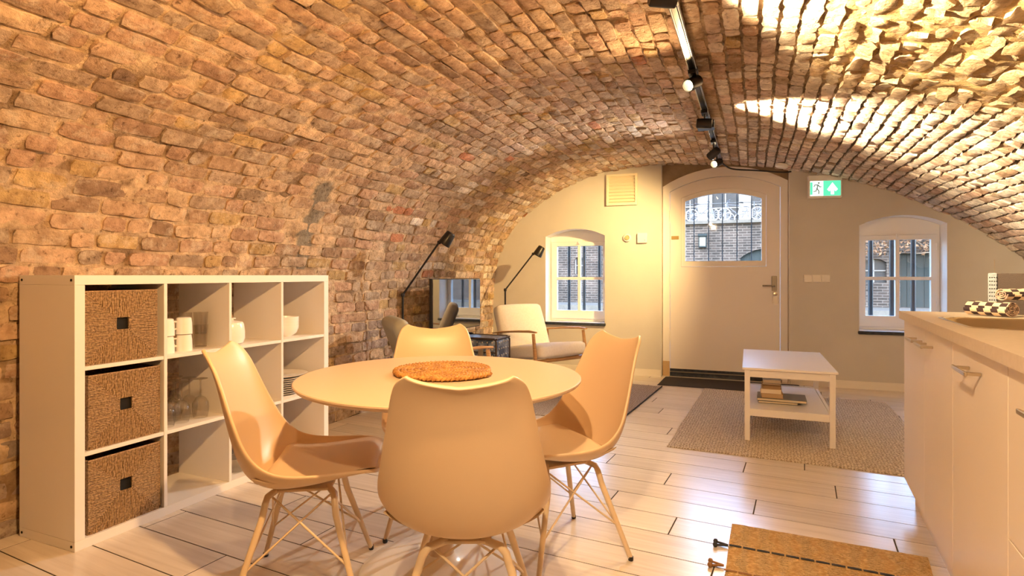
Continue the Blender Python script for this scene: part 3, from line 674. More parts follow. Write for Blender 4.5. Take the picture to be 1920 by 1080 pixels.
# woven baskets
def basket():
    b = thing('woven_basket', '', 'basket', (0, 0, 0), 0, 'seagrass baskets in the shelf unit')
    wv, dp, ht = .312, .35, .305
    g = G(); t = .006
    g.box(-dp, -.006, -wv / 2, -wv / 2 + t, 0, ht); g.box(-dp, -.006, wv / 2 - t, wv / 2, 0, ht); g.box(-dp, -dp + t, -wv / 2, wv / 2, 0, ht); g.box(-dp, -.006, -wv / 2, wv / 2, 0, t)
    g.build('basket_body', 'seagrass', b)
    hs = .026; cz = ht / 2 + .012
    g = G(); g.box(-.02, -.012, -hs, hs, cz - hs, cz + hs); g.build('handle_hole', 'hollow', b)  # near-black block stands in for the shade inside the opening
    # front woven from four triangles of cord that run out from the hole
    for side in range(4):
        g = G(); n = 44
        for k in range(n):
            q = (k + .5) / n * 2 - 1
            a = max(abs(q) * (wv / 2), 0)
            if side in (0, 2):        # top, bottom: upright cords
                y = q * wv / 2; z1 = ht if side == 0 else 0; sg = 1 if side == 0 else -1
                st = hs if abs(y) < hs else abs(y) / (wv / 2) * (ht / 2 + (-.012 if side == 0 else .012))
                p0, p1 = (0, y, cz + sg * max(st, hs)), (0, y, z1)
            else:
                z = cz + (q * (ht / 2) if True else 0); z = min(max(z, .004), ht - .004); sg = 1 if side == 1 else -1; y1 = sg * wv / 2
                rel = abs(z - cz) / ((ht - cz) if z > cz else cz); st = hs if abs(z - cz) < hs else rel * wv / 2
                p0, p1 = (0, sg * max(st, hs), z), (0, y1, z)
            if (V(p1) - V(p0)).length < .006: continue
            m = 7; path = []
            for i in range(m):
                p = V(p0).lerp(V(p1), i / (m - 1)); path.append((p.x - .004 + random.uniform(-.0012, .0016), p.y + (random.uniform(-.0012, .0012) if side in (0, 2) else 0), p.z + (random.uniform(-.0012, .0012) if side in (1, 3) else 0)))
            g.tube(path, [random.uniform(.0034, .0046) for _ in path], 6)
        g.build('woven_side', 'seagrass', b, smooth=70)
    g = G()
    for sgy in (-1, 1): g.tube([(-dp, sgy * (wv / 2 - .003), ht), (-.004, sgy * (wv / 2 - .003), ht)], .005, 6)
    g.tube([(-.004, -wv / 2, ht), (-.004, wv / 2, ht)], .005, 6); g.build('rim', 'seagrass', b)
    return b
bk = basket()
for r, (lab, dy, rz) in enumerate((('top seagrass basket of the three in the shelf unit', -.010, -.5), ('middle seagrass basket of the three in the shelf unit', .004, 0), ('bottom seagrass basket of the three in the shelf unit', .004, 0))):
    x, y, z = cell(0, r); b = bk if r == 0 else dup(bk)
    b.location = (x - .012, y + CW / 2 + dy, z + .001); b.rotation_euler = (0, 0, R(rz)); b['label'] = lab

def lathe_obj(name, prof, mt, label, cat, loc, group=None, n=24, smooth=40, flip=False, rz=0, parent=None):
    g = G(); g.lathe(prof, n, caps=mt != 'clear_glass'); o = g.build(name, mt, parent, smooth=smooth, loc=loc)
    if label: tag(o, label, cat, group)
    if flip: o.rotation_euler = (pi, 0, 0); o.location.z += max(p[1] for p in prof)
    return o
# mugs (upside-down stacks of two)
MUG = [(0, .004), (.026, 0), (.033, .004), (.037, .03), (.038, .080), (.0385, .083), (.036, .083), (.0345, .03), (.030, .010), (0, .010)]
x, y, z = cell(1, 0)
def mug(loc, label, ang, closed=False):
    m = thing('mug', label, 'mug', loc, ang, 'stacked white mugs')
    g = G(); g.lathe([(r, .083 - zz) for r, zz in reversed(MUG)], 28); g.build('mug_body', 'ceramic', m, smooth=40)
    g = G(); g.tube([(.036, 0, .062), (.056, 0, .064), (.065, 0, .045), (.056, 0, .026), (.037, 0, .026)], .005, 8); g.build('mug_handle', 'ceramic', m, smooth=60)
mug((x - .085, y + .052, z), 'lower white mug of the stack nearest the baskets', 2.6); mug((x - .085, y + .052, z + .0835), 'upper white mug of the stack nearest the baskets', 2.6)
mug((x - .095, y + .155, z), 'lower white mug of the stack beside the drinking glasses', -1.7); mug((x - .095, y + .155, z + .0835), 'upper white mug of the stack beside the drinking glasses', -1.7)
# tumblers, stacked in twos
TUM = [(0, .006), (.024, .005), (.027, .001), (.028, .003), (.035, .115)]
for i, (dx, dy) in enumerate(((-.20, .055), (-.21, .14), (-.17, .215), (-.145, .29))):
    for k in range(2):
        lathe_obj('tumbler', TUM, 'clear_glass', 'clear drinking glass stacked in pairs behind the white mugs', 'glass', (x + dx, y + dy, z + k * .068 + .0005), 'stacked drinking glasses', 20)
# lidded pot
x, y, z = cell(2, 0)
pot = thing('sugar_pot', 'white lidded ceramic pot standing alone on the shelf', 'pot', (x - .11, y + .095, z))
g = G(); g.lathe([(0, .004), (.045, 0), (.058, .006), (.066, .03), (.066, .07), (.060, .108), (.056, .116), (.053, .116), (.056, .07), (.05, .012), (0, .012)], 32); g.build('pot_body', 'ceramic', pot, smooth=40)
g = G(); g.lathe([(0, .114), (.055, .114), (.055, .119), (.02, .126), (.009, .128), (.009, .134), (.020, .138), (.018, .142), (0, .143)], 32); g.build('pot_lid', 'ceramic', pot, smooth=40)
# bowls
x, y, z = cell(3, 0)
BOWL = [(0, .004), (.03, 0), (.032, .002), (.058, .020), (.070, .048), (.072, .068), (.0705, .068), (.066, .045), (.052, .020), (.02, .010), (0, .009)]
for k, nm in enumerate(('lowest', 'second', 'third', 'topmost')):
    lathe_obj('bowl', BOWL, 'ceramic', '%s white bowl of the stack of four' % nm, 'bowl', (x - .13, y + .155, z + k * .0175 + .0005), 'stacked white bowls', 32)
# wine glasses standing on their rims
x, y, z = cell(1, 1)
WG = [(.032, 0), (.038, .03), (.040, .05), (.037, .078), (.022, .102), (.006, .112), (.0038, .120), (.0038, .185), (.006, .192), (.034, .198), (.0335, .2), (0, .2005)]
for dx, dy in ((-.07, .045), (-.085, .135), (-.15, .06), (-.165, .15), (-.16, .235), (-.24, .05), (-.25, .14), (-.25, .225), (-.085, .24)):
    lathe_obj('wine_glass', WG, 'clear_glass', 'clear wine glass standing upside down on the middle shelf', 'wine glass', (x + dx, y + dy, z + .0005), 'upturned wine glasses', 20)
# plates
PLATE = [(0, .003), (.06, 0), (.075, .002), (.118, .013), (.120, .0155), (.115, .0155), (.075, .006), (0, .006)]
x, y, z = cell(3, 1)
for k in range(8):
    lathe_obj('plate', PLATE, 'ceramic', 'white plate in the stack of plates right of the bowls, half hidden by the table', 'plate', (x - .16, y + .14, z + .0005 + k * .0125), 'plates in the far stack', 36)
lathe_obj('serving_plate', [(0, .003), (.08, 0), (.10, .003), (.140, .016), (.142, .019), (.136, .019), (.095, .008), (0, .007)], 'ceramic', 'larger white plate lying on top of the far stack of plates', 'plate', (x - .16, y + .16, z + .104), None, 36)
x, y, z = cell(2, 1)
for k in range(5):
    lathe_obj('plate', PLATE, 'ceramic', 'white plate in the stack behind the left dining chair', 'plate', (x - .14, y + .135, z + .0005 + k * .0125), 'plates in the near stack', 36)
x, y, z = cell(2, 2)
JAR = [(0, .006), (.06, .002), (.075, .008), (.095, .06), (.098, .11), (.096, .112)]
for k, nm in enumerate(('lower', 'upper')):
    lathe_obj('glass_bowl', JAR, 'clear_glass', '%s clear glass bowl in the bottom row of the shelf unit' % nm, 'bowl', (x - .13, y + .13, z + .0005 + k * .07), 'glass bowls', 28)
x, y, z = cell(3, 2)
lathe_obj('wooden_board', [(0, 0), (.135, 0), (.142, .006), (.142, .014), (.136, .02), (0, .02)], 'wood_board', 'round brown wooden board lying in the bottom shelf compartment', 'board', (x - .17, y + .16, z + .0005), None, 40)

# ------------------------------------------------------------------ round pedestal table
TX, TY = -1.097, 1.903
tb = thing('dining_table', 'round cream pedestal dining table on a white trumpet foot', 'table', (TX, TY, 0))
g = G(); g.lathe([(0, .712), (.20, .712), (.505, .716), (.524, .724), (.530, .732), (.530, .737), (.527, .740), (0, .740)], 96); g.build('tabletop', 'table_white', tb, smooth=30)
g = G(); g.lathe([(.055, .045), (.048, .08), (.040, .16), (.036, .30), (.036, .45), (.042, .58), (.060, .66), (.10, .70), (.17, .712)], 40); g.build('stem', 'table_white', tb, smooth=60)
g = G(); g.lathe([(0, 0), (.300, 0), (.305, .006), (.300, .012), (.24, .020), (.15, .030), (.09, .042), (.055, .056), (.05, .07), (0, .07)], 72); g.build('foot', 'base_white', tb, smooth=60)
# braided placemat
g = G(); turns = 7; r1 = .193
for st in range(3):
    path = []; N_ = 1300
    for i in range(N_):
        q = i / (N_ - 1); a = q * turns * 2 * pi; rr = .012 + (r1 - .012) * q; ph = rr * a * 55 * .5 + st * 2 * pi / 3
        ph = i * .50 * (.35 + .65 * q) + st * 2 * pi / 3
        path.append(((rr + .0085 * cos(ph)) * cos(a), (rr + .0085 * cos(ph)) * sin(a), .0095 + .0045 * sin(2 * ph)))
    g.tube(path, .0062, 6)
pm = g.build('placemat', 'braid', smooth=70, loc=(TX - .012, TY + .045, .7425)); tag(pm, 'round braided straw placemat on the dining table', 'placemat')

# ------------------------------------------------------------------ shell chairs
PRF = [(.258, .434), (.246, .440), (.214, .438), (.14, .417), (.06, .395), (-.02, .380), (-.085, .375), (-.140, .386), (-.186, .418), (-.219, .478), (-.244, .56), (-.264, .645), (-.283, .73), (-.300, .795), (-.318, .836), (-.333, .855)]
HW = [.128, .176, .207, .227, .237, .242, .243, .242, .240, .234, .222, .208, .193, .180, .162, .132]
RIM = [(.259, .440), (.249, .450), (.217, .461), (.14, .464), (.062, .463), (-.010, .466), (-.060, .475), (-.100, .493), (-.133, .522), (-.161, .560), (-.187, .612), (-.214, .674), (-.241, .742), (-.268, .799), (-.298, .838), (-.323, .856)]
LFT = [r_[1] - q_[1] for r_, q_ in zip(RIM, PRF)]
def shell_grid(nw=24, sub=3):
    C = catmull([(q[0], q[1], w_, r_[0], r_[1]) for q, w_, r_ in zip(PRF, HW, RIM)], sub); vs = []; n = len(C)
    for y, z, hw, ry, rz in C:
        for j in range(nw + 1):
            w_ = j / nw * 2 - 1; al = abs(w_) * 1.36; k = (1 - cos(al)) / (1 - cos(1.36)); top = max(0.0, (z - .70) / .158) ** 2
            dz = top * (.016 * (abs(w_) ** 1.6) - .014 * (1 - abs(w_)))
            vs.append((math.copysign(sin(al) / sin(1.36) * hw, w_), lerp(y, ry, k), lerp(z, rz, k) + dz))
    fs = [(i * (nw + 1) + j, i * (nw + 1) + j + 1, (i + 1) * (nw + 1) + j + 1, (i + 1) * (nw + 1) + j) for i in range(n - 1) for j in range(nw)]
    return vs, fs
def make_chair():
    c = thing('dining_chair', '', 'chair', (0, 0, 0), 0, 'cream shell chairs around the round table')
    vs, fs = shell_grid(); g = G(); g.add(vs, fs); o = g.build('shell', 'cream_shell', c, smooth=180)
    md = o.modifiers.new('solid', 'SOLIDIFY'); md.thickness = .012; md.offset = 0; md2 = o.modifiers.new('sub', 'SUBSURF'); md2.levels = 1; md2.render_levels = 2
    # seat pad
    pts = catmull([(q[0], q[1], w_, l_) for q, w_, l_ in zip(PRF, HW, [.010, .016, .030, .048, .066, .082, .094, .100, .100])][1:8], 4); n = len(pts); nw = 20; top, low = [], []
    for i, (y, z, hw, lf) in enumerate(pts):
        a = i / (n - 1); end = min(1.0, a * 4.5, (1 - a) * 7) ** .6
        for j in range(nw + 1):
            w_ = j / nw * 2 - 1; x = w_ * hw * .93; sh_ = lf * (1 - max(0.0, 1 - (w_ * .93) ** 2) ** .5) + .007; rim = max(0.0, 1 - abs(w_) ** 6) ** .5
            h_ = max(sh_ + .003, sh_ + (lf * .80 + .006 - sh_) * end * rim + .010 * (1 - w_ * w_) * end)
            low.append((x, y, z + sh_)); top.append((x, y, z + h_))
    fs = [(i * (nw + 1) + j, i * (nw + 1) + j + 1, (i + 1) * (nw + 1) + j + 1, (i + 1) * (nw + 1) + j) for i in range(n - 1) for j in range(nw)]
    per = list(range(nw + 1)) + [(nw + 1) * (i + 1) - 1 for i in range(1, n)] + [(nw + 1) * (n - 1) + j for j in range(nw - 1, -1, -1)] + [(nw + 1) * i for i in range(n - 2, 0, -1)]
    g = G(); g.add(top + low, fs + [tuple(k + len(top) for k in reversed(f)) for f in fs] + [(per[i], per[i] + len(top), per[(i + 1) % len(per)] + len(top), per[(i + 1) % len(per)]) for i in range(len(per))]); g.build('seat_pad', 'cream_pad', c, smooth=75)
    g = G(); g.box(-.075, .075, -.115, .085, .354, .364); g.build('mounting_plate', 'cream_metal', c, bevel=.003)
    for sx in (-1, 1):
        for sy in (-1, 1):
            f = V((.215 * sx, .205 * sy - .01, .008)); k = V((.125 * sx, .115 * sy - .012, .312)); top = V((.050 * sx, .085 * sy - .014, .361))
            mid = f.lerp(k, .92); P = [tuple(f), tuple(f.lerp(k, .5)), tuple(mid), tuple(k + V((-.008 * sx, 0, .022))), tuple(k + V((-.024 * sx, -.003 * sy, .040))), tuple(top)]
            g = G(); g.tube(P, [.0095, .0108, .0118, .0118, .0118, .011], 12); lg = g.build('leg', 'cream_metal', c, smooth=60)
            g = G(); g.lathe([(.009, 0), (.0105, .003), (.0105, .016), (0, .016)], 10, M=Matrix.Translation((f.x, f.y, 0))); g.build('foot_cap', 'black_plastic', lg, smooth=50)
    L = lambda sx, sy, q: V((.215 * sx, .205 * sy - .01, .008)).lerp(V((.125 * sx, .115 * sy - .012, .312)), q)
    for a, b in (((-1, 1), (1, 1)), ((-1, -1), (1, -1)), ((-1, -1), (-1, 1)), ((1, -1), (1, 1))):
        for p, q in ((a, b), (b, a)):
            t = V((.095 * p[0], .095 * p[1] - .012, .346)); e = L(q[0], q[1], .40)
            g = G(); g.tube([tuple(t), tuple(e)], .0040, 6); g.build('brace_wire', 'cream_metal', c, smooth=60)
    return c
ch0 = make_chair()
def cam2room(X, D): return X * cos(YAW) - D * sin(YAW), X * sin(YAW) + D * cos(YAW)
CH = [  # centre in room coordinates, facing angle seen from above (0 = towards +x)
    ((-0.805, 1.555), 114, 'cream shell dining chair with its back turned to the viewer, in front of the table'),
    ((-1.498, 1.650), 31, 'cream shell dining chair in front of the shelf unit, seen from its side'),
    ((-0.750, 2.240), 228, 'cream shell dining chair on the rug side of the table, facing left'),
    ((-1.345, 2.285), 302, 'cream shell dining chair behind the table, facing the viewer')]
for i, ((x, y), a, lab) in enumerate(CH):
    c = ch0 if i == 0 else dup(ch0)
    c.location = (x, y, 0); c.rotation_euler = (0, 0, R(a - 90)); c['label'] = lab

# ------------------------------------------------------------------ rugs and mats
def flat_rug(name, label, pts, th, mt, cat='rug', edge=None):
    c = sum((V(p) for p in pts), V((0, 0))) / len(pts); g = G(); ang = math.atan2(pts[1][1] - pts[0][1], pts[1][0] - pts[0][0]); M2 = Matrix.Rotation(-ang, 2)
    loc = [M2 @ (V(p) - c) for p in pts]; n = 40; m = 40; vs = []
    for j in range(m + 1):
        for i in range(n + 1):
            a, b = i / n, j / m; p = (loc[0].lerp(loc[1], a)).lerp(loc[3].lerp(loc[2], a), b); e = min(a, 1 - a, b, 1 - b)
            wv = .006 * nz(p.x, p.y, 4, 3) * (1 if e == 0 else .2); vs.append((p.x + wv, p.y + wv, (th if e > 0 else th * .55) + (.0012 * nz(p.x, p.y, 1, 25))))
    fs = [(j * (n + 1) + i, j * (n + 1) + i + 1, (j + 1) * (n + 1) + i + 1, (j + 1) * (n + 1) + i) for j in range(m) for i in range(n)]
    per = list(range(n + 1)) + [(n + 1) * (j + 1) - 1 for j in range(1, m + 1)] + [(n + 1) * m + i for i in range(n - 1, -1, -1)] + [(n + 1) * j for j in range(m - 1, 0, -1)]
    k = len(vs); vs += [(vs[i][0], vs[i][1], .0008) for i in per]; q = len(per); fs += [(k + i, k + (i + 1) % q, per[(i + 1) % q], per[i]) for i in range(q)]
    g.add(vs, fs); o = g.build(name, mt, smooth=50, loc=(c.x, c.y, 0), rot=(0, 0, ang)); return tag(o, label, cat) if label else o
flat_rug('jute_rug', 'large natural jute rug under the white coffee table', [(-.526, 3.837), (1.02, 3.785), (1.06, 5.90), (-.455, 5.945)], .012, 'jute')
flat_rug('pale_rug', 'pale patterned rug in front of the armchairs with a dark edge', [(-2.08, 4.30), (-.95, 4.30), (-.85, 5.88), (-2.06, 5.97)], .010, 'rug_pale')
g = G(); g.tube([(-.952, 4.30, .006), (-.90, 5.1, .006), (-.852, 5.88, .006)], .006, 6); bt = tag(g.build('rug_binding', 'tassel_dark', smooth=60), None)
bt.parent = bpy.data.objects['pale_rug']; bt.matrix_parent_inverse = (Matrix.Translation(bt.parent.location) @ bt.parent.rotation_euler.to_matrix().to_4x4()).inverted()
flat_rug('doormat', 'dark grey doormat in front of the arched door', [(-.912, 5.955), (.42, 5.975), (.42, 6.50), (-.895, 6.47)], .008, 'mat_dark', 'mat')
kl = thing('kilim_rug', 'straw-coloured woven runner with dark stripe and knotted tassels', 'rug', (-.093, 2.754, 0), math.atan2(2.724 - 2.754, .632 + .093))
r_ = flat_rug('runner', None, [(-.114, 1.55), (.47, 1.53), (.632, 2.724), (-.093, 2.754)], .011, 'kilim'); bpy.context.view_layer.update()
def keep(o, par):
    o.parent = par; o.matrix_parent_inverse = (Matrix.Translation(par.location) @ par.rotation_euler.to_matrix().to_4x4()).inverted()
keep(r_, kl)
def stripe(v0, mt, wd):
    g = G(); n = 13
    a, b = V((-.097 - (2.517 - v0) * .05, v0, .0122)), V((.585 - (2.517 - v0) * .12, v0 - .03, .0122))
    for i in range(n):
        p, q = a.lerp(b, (i + .06) / n), a.lerp(b, (i + .94) / n); g.tube([tuple(p), tuple(p.lerp(q, .5)), tuple(q)], [wd * .8, wd, wd * .8], 8, sq=.35)
    o = g.build('stripe', mt, smooth=60); keep(o, kl)
def tassel(x, y, mt):
    for sg in (-1, 1):
        g = G(); P = [(x, y, .010), (x - .022, y + sg * .008, .010), (x - .040, y + sg * .014, .010)]; g.tube(P, .0045, 8)
        g.lathe([(0, -.010), (.007, -.008), (.010, 0), (.007, .008), (0, .010)], 10, M=Matrix.Translation((x - .048, y + sg * .016, .011))); o = g.build('tassel', mt, smooth=70); keep(o, kl)
stripe(2.517, 'tassel_dark', .0085); stripe(2.30, 'tassel_tan', .007); stripe(2.06, 'tassel_dark', .0085)
tassel(-.10, 2.517, 'tassel_dark'); tassel(-.108, 2.335, 'tassel_tan'); tassel(-.112, 2.06, 'tassel_dark')

# ------------------------------------------------------------------ coffee table and its books
ct = thing('coffee_table', 'white rectangular coffee table with a lower shelf on the jute rug', 'table', (.205, 4.66, .0135), R(0.5))
wx, wy = .283, .515
g = G(); g.box(-wx, wx, -wy, wy, .474, .489); g.build('tabletop', 'white_laminate', ct, bevel=.003)
lw = .034; ix, iy = wx - .014, wy - .014
for sx in (-1, 1):
    for sy in (-1, 1):
        x0, x1 = sorted((sx * ix, sx * (ix - lw))); y0, y1 = sorted((sy * iy, sy * (iy - lw))); g = G(); g.box(x0, x1, y0, y1, 0, .474); g.build('leg', 'white_laminate', ct, bevel=.002)
for sy in (-1, 1):
    y0, y1 = sorted((sy * (iy - .006), sy * (iy - .024))); g = G(); g.box(-ix + lw, ix - lw, y0, y1, .425, .474); g.build('apron', 'white_laminate', ct); g = G(); g.box(-ix + lw, ix - lw, y0, y1, .165, .212); g.build('shelf_rail', 'white_laminate', ct)
for sx in (-1, 1):
    x0, x1 = sorted((sx * (ix - .006), sx * (ix - .024))); g = G(); g.box(x0, x1, -iy + lw, iy - lw, .425, .474); g.build('apron', 'white_laminate', ct); g = G(); g.box(x0, x1, -iy + lw, iy - lw, .165, .205); g.build('shelf_rail', 'white_laminate', ct)
g = G(); g.box(-ix + .03, ix - .03, -iy + .026, iy - .026, .193, .207); g.build('lower_shelf', 'white_laminate', ct)
def book(loc, rz, l, wd, th, cov, label, pages='paper'):
    b = thing('book', label, 'book', loc, R(rz), 'books on the coffee table shelf'); c = .0022
    g = G(); g.box(-l / 2, l / 2, -wd / 2, wd / 2, 0, c); g.box(-l / 2, l / 2, -wd / 2, wd / 2, th - c, th); g.box(-l / 2, -l / 2 + c, -wd / 2, wd / 2, c, th - c); g.build('cover', cov, b)
    g = G(); g.box(-l / 2 + c, l / 2 - .004, -wd / 2 + .003, wd / 2 - .004, c, th - c); g.build('pages', pages, b)
    return th
zb = .0135 + .2075; bx, by = .150, 4.52
stack = [(.255, .20, .016, 'book_dark', 'thin dark book at the very bottom of the book stack', .00, -.015, 2, 'paper'),
         (.315, .235, .018, 'book_olive', 'large flat dark book sticking out under the paperbacks', .028, .0, -1, 'paper'),
         (.14, .20, .030, 'book_tan', 'tan paperback resting on the large dark book', -.035, .0, 2, 'paper_old'),
         (.135, .195, .032, 'book_cream', 'cream paperback third up in the book stack', -.038, .0, -1, 'paper'),
         (.118, .185, .024, 'book_ochre', 'ochre brown paperback near the top of the book stack', -.038, .0, 1, 'paper_old'),
         (.120, .19, .014, 'book_brown', 'thin brown book just below the topmost one', -.030, .012, -5, 'paper'),
         (.118, .18, .026, 'book_grey', 'pale grey glossy book on top of the book stack', -.034, .0, 0, 'paper')]
for l, wd, th, cov, lab, dx, dy, rz, pg in stack:
    zb += book((bx + dx, by + dy, zb), rz, l, wd, th, cov, lab, pg) + .0003

# ------------------------------------------------------------------ armchairs
def cushion(g, x0, x1, y0, y1, z0, z1, r=.03, n=10, puff=.012, M=None):
    """soft box: rounded edges and slightly swollen faces"""
    vs = []; idx = {}
    def key(p): return tuple(round(q, 6) for q in p)
    fs = []; cx, cy, cz = (x0 + x1) / 2, (y0 + y1) / 2, (z0 + z1) / 2; hx_, hy_, hz_ = (x1 - x0) / 2, (y1 - y0) / 2, (z1 - z0) / 2
    def put(a, b, c):
        k = key((a, b, c))
        if k not in idx:
            p = V((a * hx_, b * hy_, c * hz_)); inn = V((max(-hx_ + r, min(hx_ - r, p.x)), max(-hy_ + r, min(hy_ - r, p.y)), max(-hz_ + r, min(hz_ - r, p.z)))); d = p - inn
            if d.length > 1e-9: p = inn + d.normalized() * r
            p += V((a * puff * (1 - b * b) * (1 - c * c), b * puff * (1 - a * a) * (1 - c * c), c * puff * (1 - a * a) * (1 - b * b)))
            idx[k] = len(vs); vs.append((cx + p.x, cy + p.y, cz + p.z))
        return idx[k]
    G_ = [-1 + 2 * i / n for i in range(n + 1)]
    # crowd the grid at the edges
    G_ = [q if abs(q) == 1 else (abs(q) ** .6) * (1 if q > 0 else -1) for q in G_]
    for ax in range(3):
        for sg in (-1, 1):
            for i in range(n):
                for j in range(n):
                    q = []
                    for a, b in ((i, j), (i + 1, j), (i + 1, j + 1), (i, j + 1)):
                        c = [0, 0, 0]; c[ax] = sg; c[(ax + 1) % 3] = G_[a]; c[(ax + 2) % 3] = G_[b]; q.append(put(*c))
                    fs.append(tuple(q if sg > 0 else reversed(q)))
    g.add(vs, fs, 0, M); return g
def armchair(loc, ang, fab, label):
    c = thing('armchair', label, 'armchair', loc, R(ang - 90), 'low wooden armchairs by the end wall')     # faces local +y
    tilt = Matrix.Translation((0, 0, .30)) @ Matrix.Rotation(R(7), 4, 'X')
    g = G(); cushion(g, -.29, .29, -.26, .33, 0, .125, .035, M=tilt); g.build('seat_cushion', fab, c, smooth=180)
    back = Matrix.Translation((0, -.235, .345)) @ Matrix.Rotation(R(22), 4, 'X')
    g = G(); cushion(g, -.29, .29, -.06, .055, 0, .48, .04, M=back); g.build('back_cushion', fab, c, smooth=180)
    for sx in (-1, 1):
        x = sx * .325
        g = G(); g.tube([(x + sx * .015, .30, 0), (x, .275, .30), (x - sx * .003, .235, .565)], [.014, .021, .017], 10, sq=.8); g.build('front_leg', 'oak', c, smooth=60)
        g = G(); g.tube([(x + sx * .01, -.36, 0), (x, -.29, .27), (x, -.30, .53)], [.013, .020, .015], 10, sq=.8); g.build('rear_leg', 'oak', c, smooth=60)
        g = G(); g.tube([(x, -.385, .525), (x, -.25, .545), (x, 0, .570), (x, .18, .583), (x, .275, .580)], [.014, .022, .026, .028, .018], 10, sq=.42); g.build('armrest', 'oak', c, smooth=60)
        g = G(); g.tube([(x, -.30, .255), (x, .285, .315)], .018, 8, sq=.7); g.build('side_rail', 'oak', c, smooth=60)
        g = G(); g.tube([(sx * .24, -.20, .27), (sx * .24, -.43, .78)], .014, 8); g.build('back_slat', 'oak', c, smooth=60)
    g = G(); g.tube([(-.32, .25, .305), (.32, .25, .305)], .018, 8); g.build('front_rail', 'oak', c, smooth=60)
    g = G(); g.tube([(-.32, -.28, .26), (.32, -.28, .26)], .018, 8); g.build('rear_rail', 'oak', c, smooth=60)
    return c
armchair((*cam2room(.305, 5.66), 0.0145), -52 + 22.9, 'fabric_white', 'wooden armchair with cream cushions below the left window')
armchair((*cam2room(-.52, 4.50), 0.0), 22 + 22.9, 'fabric_grey', 'wooden armchair with grey-green cushions half hidden behind the dining chair')

# ------------------------------------------------------------------ trunk and television
tk = thing('storage_trunk', 'old dark blue metal trunk with brown edging beside the armchair', 'trunk', (-2.425, 4.845, 0.0))
g = G(); cushion(g, -.29, .29, -.15, .15, 0.005, .545, .02, puff=.004); g.build('trunk_body', 'trunk_blue', tk, smooth=180)
for yy in (-.15, .15):
    g = G(); g.tube([(-.285, yy, .02), (-.288, yy, .52), (-.27, yy, .542), (.27, yy, .542), (.288, yy, .52), (.285, yy, .02)], .010, 8); g.build('edge_trim', 'trunk_trim', tk, smooth=60)
for xx in (-.288, .288):
    g = G(); g.tube([(xx, -.15, .540), (xx, .15, .540)], .009, 8); g.build('edge_trim', 'trunk_trim', tk, smooth=60)
g = G(); g.tube([(-.29, -.155, .42), (.29, -.155, .42)], .006, 8); g.build('lid_seam', 'trunk_trim', tk)
for xx in (-.14, .14):
    g = G(); g.box(xx - .025, xx + .025, -.171, -.153, .38, .46); g.build('latch', 'nickel', tk, bevel=.004)
g = G()
for xx in [q * .05 - .25 for q in range(11)]:
    for zz in (.03, .39, .45, .51): g.lathe([(.008, 0), (.006, .004), (0, .005)], 8, M=Matrix.Translation((xx, -.156, zz)) @ Matrix.Rotation(R(90), 4, 'X'))
for yy in [q * .05 - .10 for q in range(5)]:
    for zz in (.03, .39, .45, .51): g.lathe([(.008, 0), (.006, .004), (0, .005)], 8, M=Matrix.Translation((.295, yy, zz)) @ Matrix.Rotation(R(90), 4, 'Y'))
o = g.build('rivets', 'nickel', tk, smooth=60); o['kind'] = 'stuff'
tv = thing('television', 'flat black television facing the room, reflecting the window', 'television', (-2.655, 4.94, .5525), 0)
g = G(); g.box(-.035, -.004, -.485, .485, .035, .535); g.build('tv_case', 'black_plastic', tv, bevel=.005)
g = G(); g.box(-.004, .002, -.478, .478, .045, .528); g.build('screen', 'tv_screen', tv)
for yy in (-.20, 0.0):
    g = G(); g.tube([(-.05, yy, .006), (-.015, yy, .05), (.0, yy, .02), (.15, yy + .02, .006)], [.007, .010, .009, .007], 8); g.build('stand_foot', 'black_plastic', tv, smooth=60)

# ------------------------------------------------------------------ reading lamps
def floor_lamp(loc, ang, zj, reach, rise, label, head):
    l = thing('floor_lamp', label, 'lamp', loc, R(ang), 'black reading lamps')      # arm leans along local +x
    g = G(); g.lathe([(0, 0), (.125, 0), (.128, .006), (.12, .018), (.02, .024), (0, .024)], 40); g.build('lamp_base', 'black_metal', l, smooth=40)
    g = G(); g.tube([(0, 0, .02), (0, 0, zj)], .0095, 12); g.build('pole', 'black_metal', l, smooth=50)
    g = G(); g.lathe([(0, -.018), (.014, -.016), (.017, 0), (.014, .016), (0, .018)], 14, M=Matrix.Translation((0, 0, zj))); g.tube([(0, -.03, zj), (0, .03, zj)], .008, 10); g.build('elbow_joint', 'black_metal', l, smooth=50)
    e = V((reach, 0, zj + rise)); g = G(); g.tube([(0, 0, zj), tuple(e)], .0085, 12); g.build('arm', 'black_metal', l, smooth=50)
    g = G(); g.lathe([(0, -.016), (.013, -.014), (.016, 0), (.013, .014), (0, .016)], 14, M=Matrix.Translation(e)); g.tube([tuple(e), tuple(e + V((.035, 0, .018)))], .007, 10); g.build('head_joint', 'black_metal', l, smooth=50)
    h = e + V((.072, 0, .030)); M = Matrix.Translation(h) @ Matrix.Rotation(R(head), 4, 'Y')
    g = G(); g.lathe([(0, .058), (.034, .058), (.040, .050), (.052, -.050), (.052, -.056), (.049, -.056), (.037, .045), (0, .048)], 30, M=M); sd_ = g.build('lamp_shade', 'black_metal', l, smooth=40)
    g = G(); g.lathe([(0, .02), (.02, .014), (.027, -.01), (.02, -.034), (0, -.042)], 16, M=M); g.build('bulb', 'plastic_white', l, smooth=60)
    return l
floor_lamp((-2.70, 4.05, 0), 22.9 - 10, .955, .315, .435, 'black reading lamp standing against the brick wall, left of the television', 35)
floor_lamp((-2.575, 5.90, 0), 22.9 + 5, .955, .315, .405, 'black reading lamp behind the white armchair', 30)

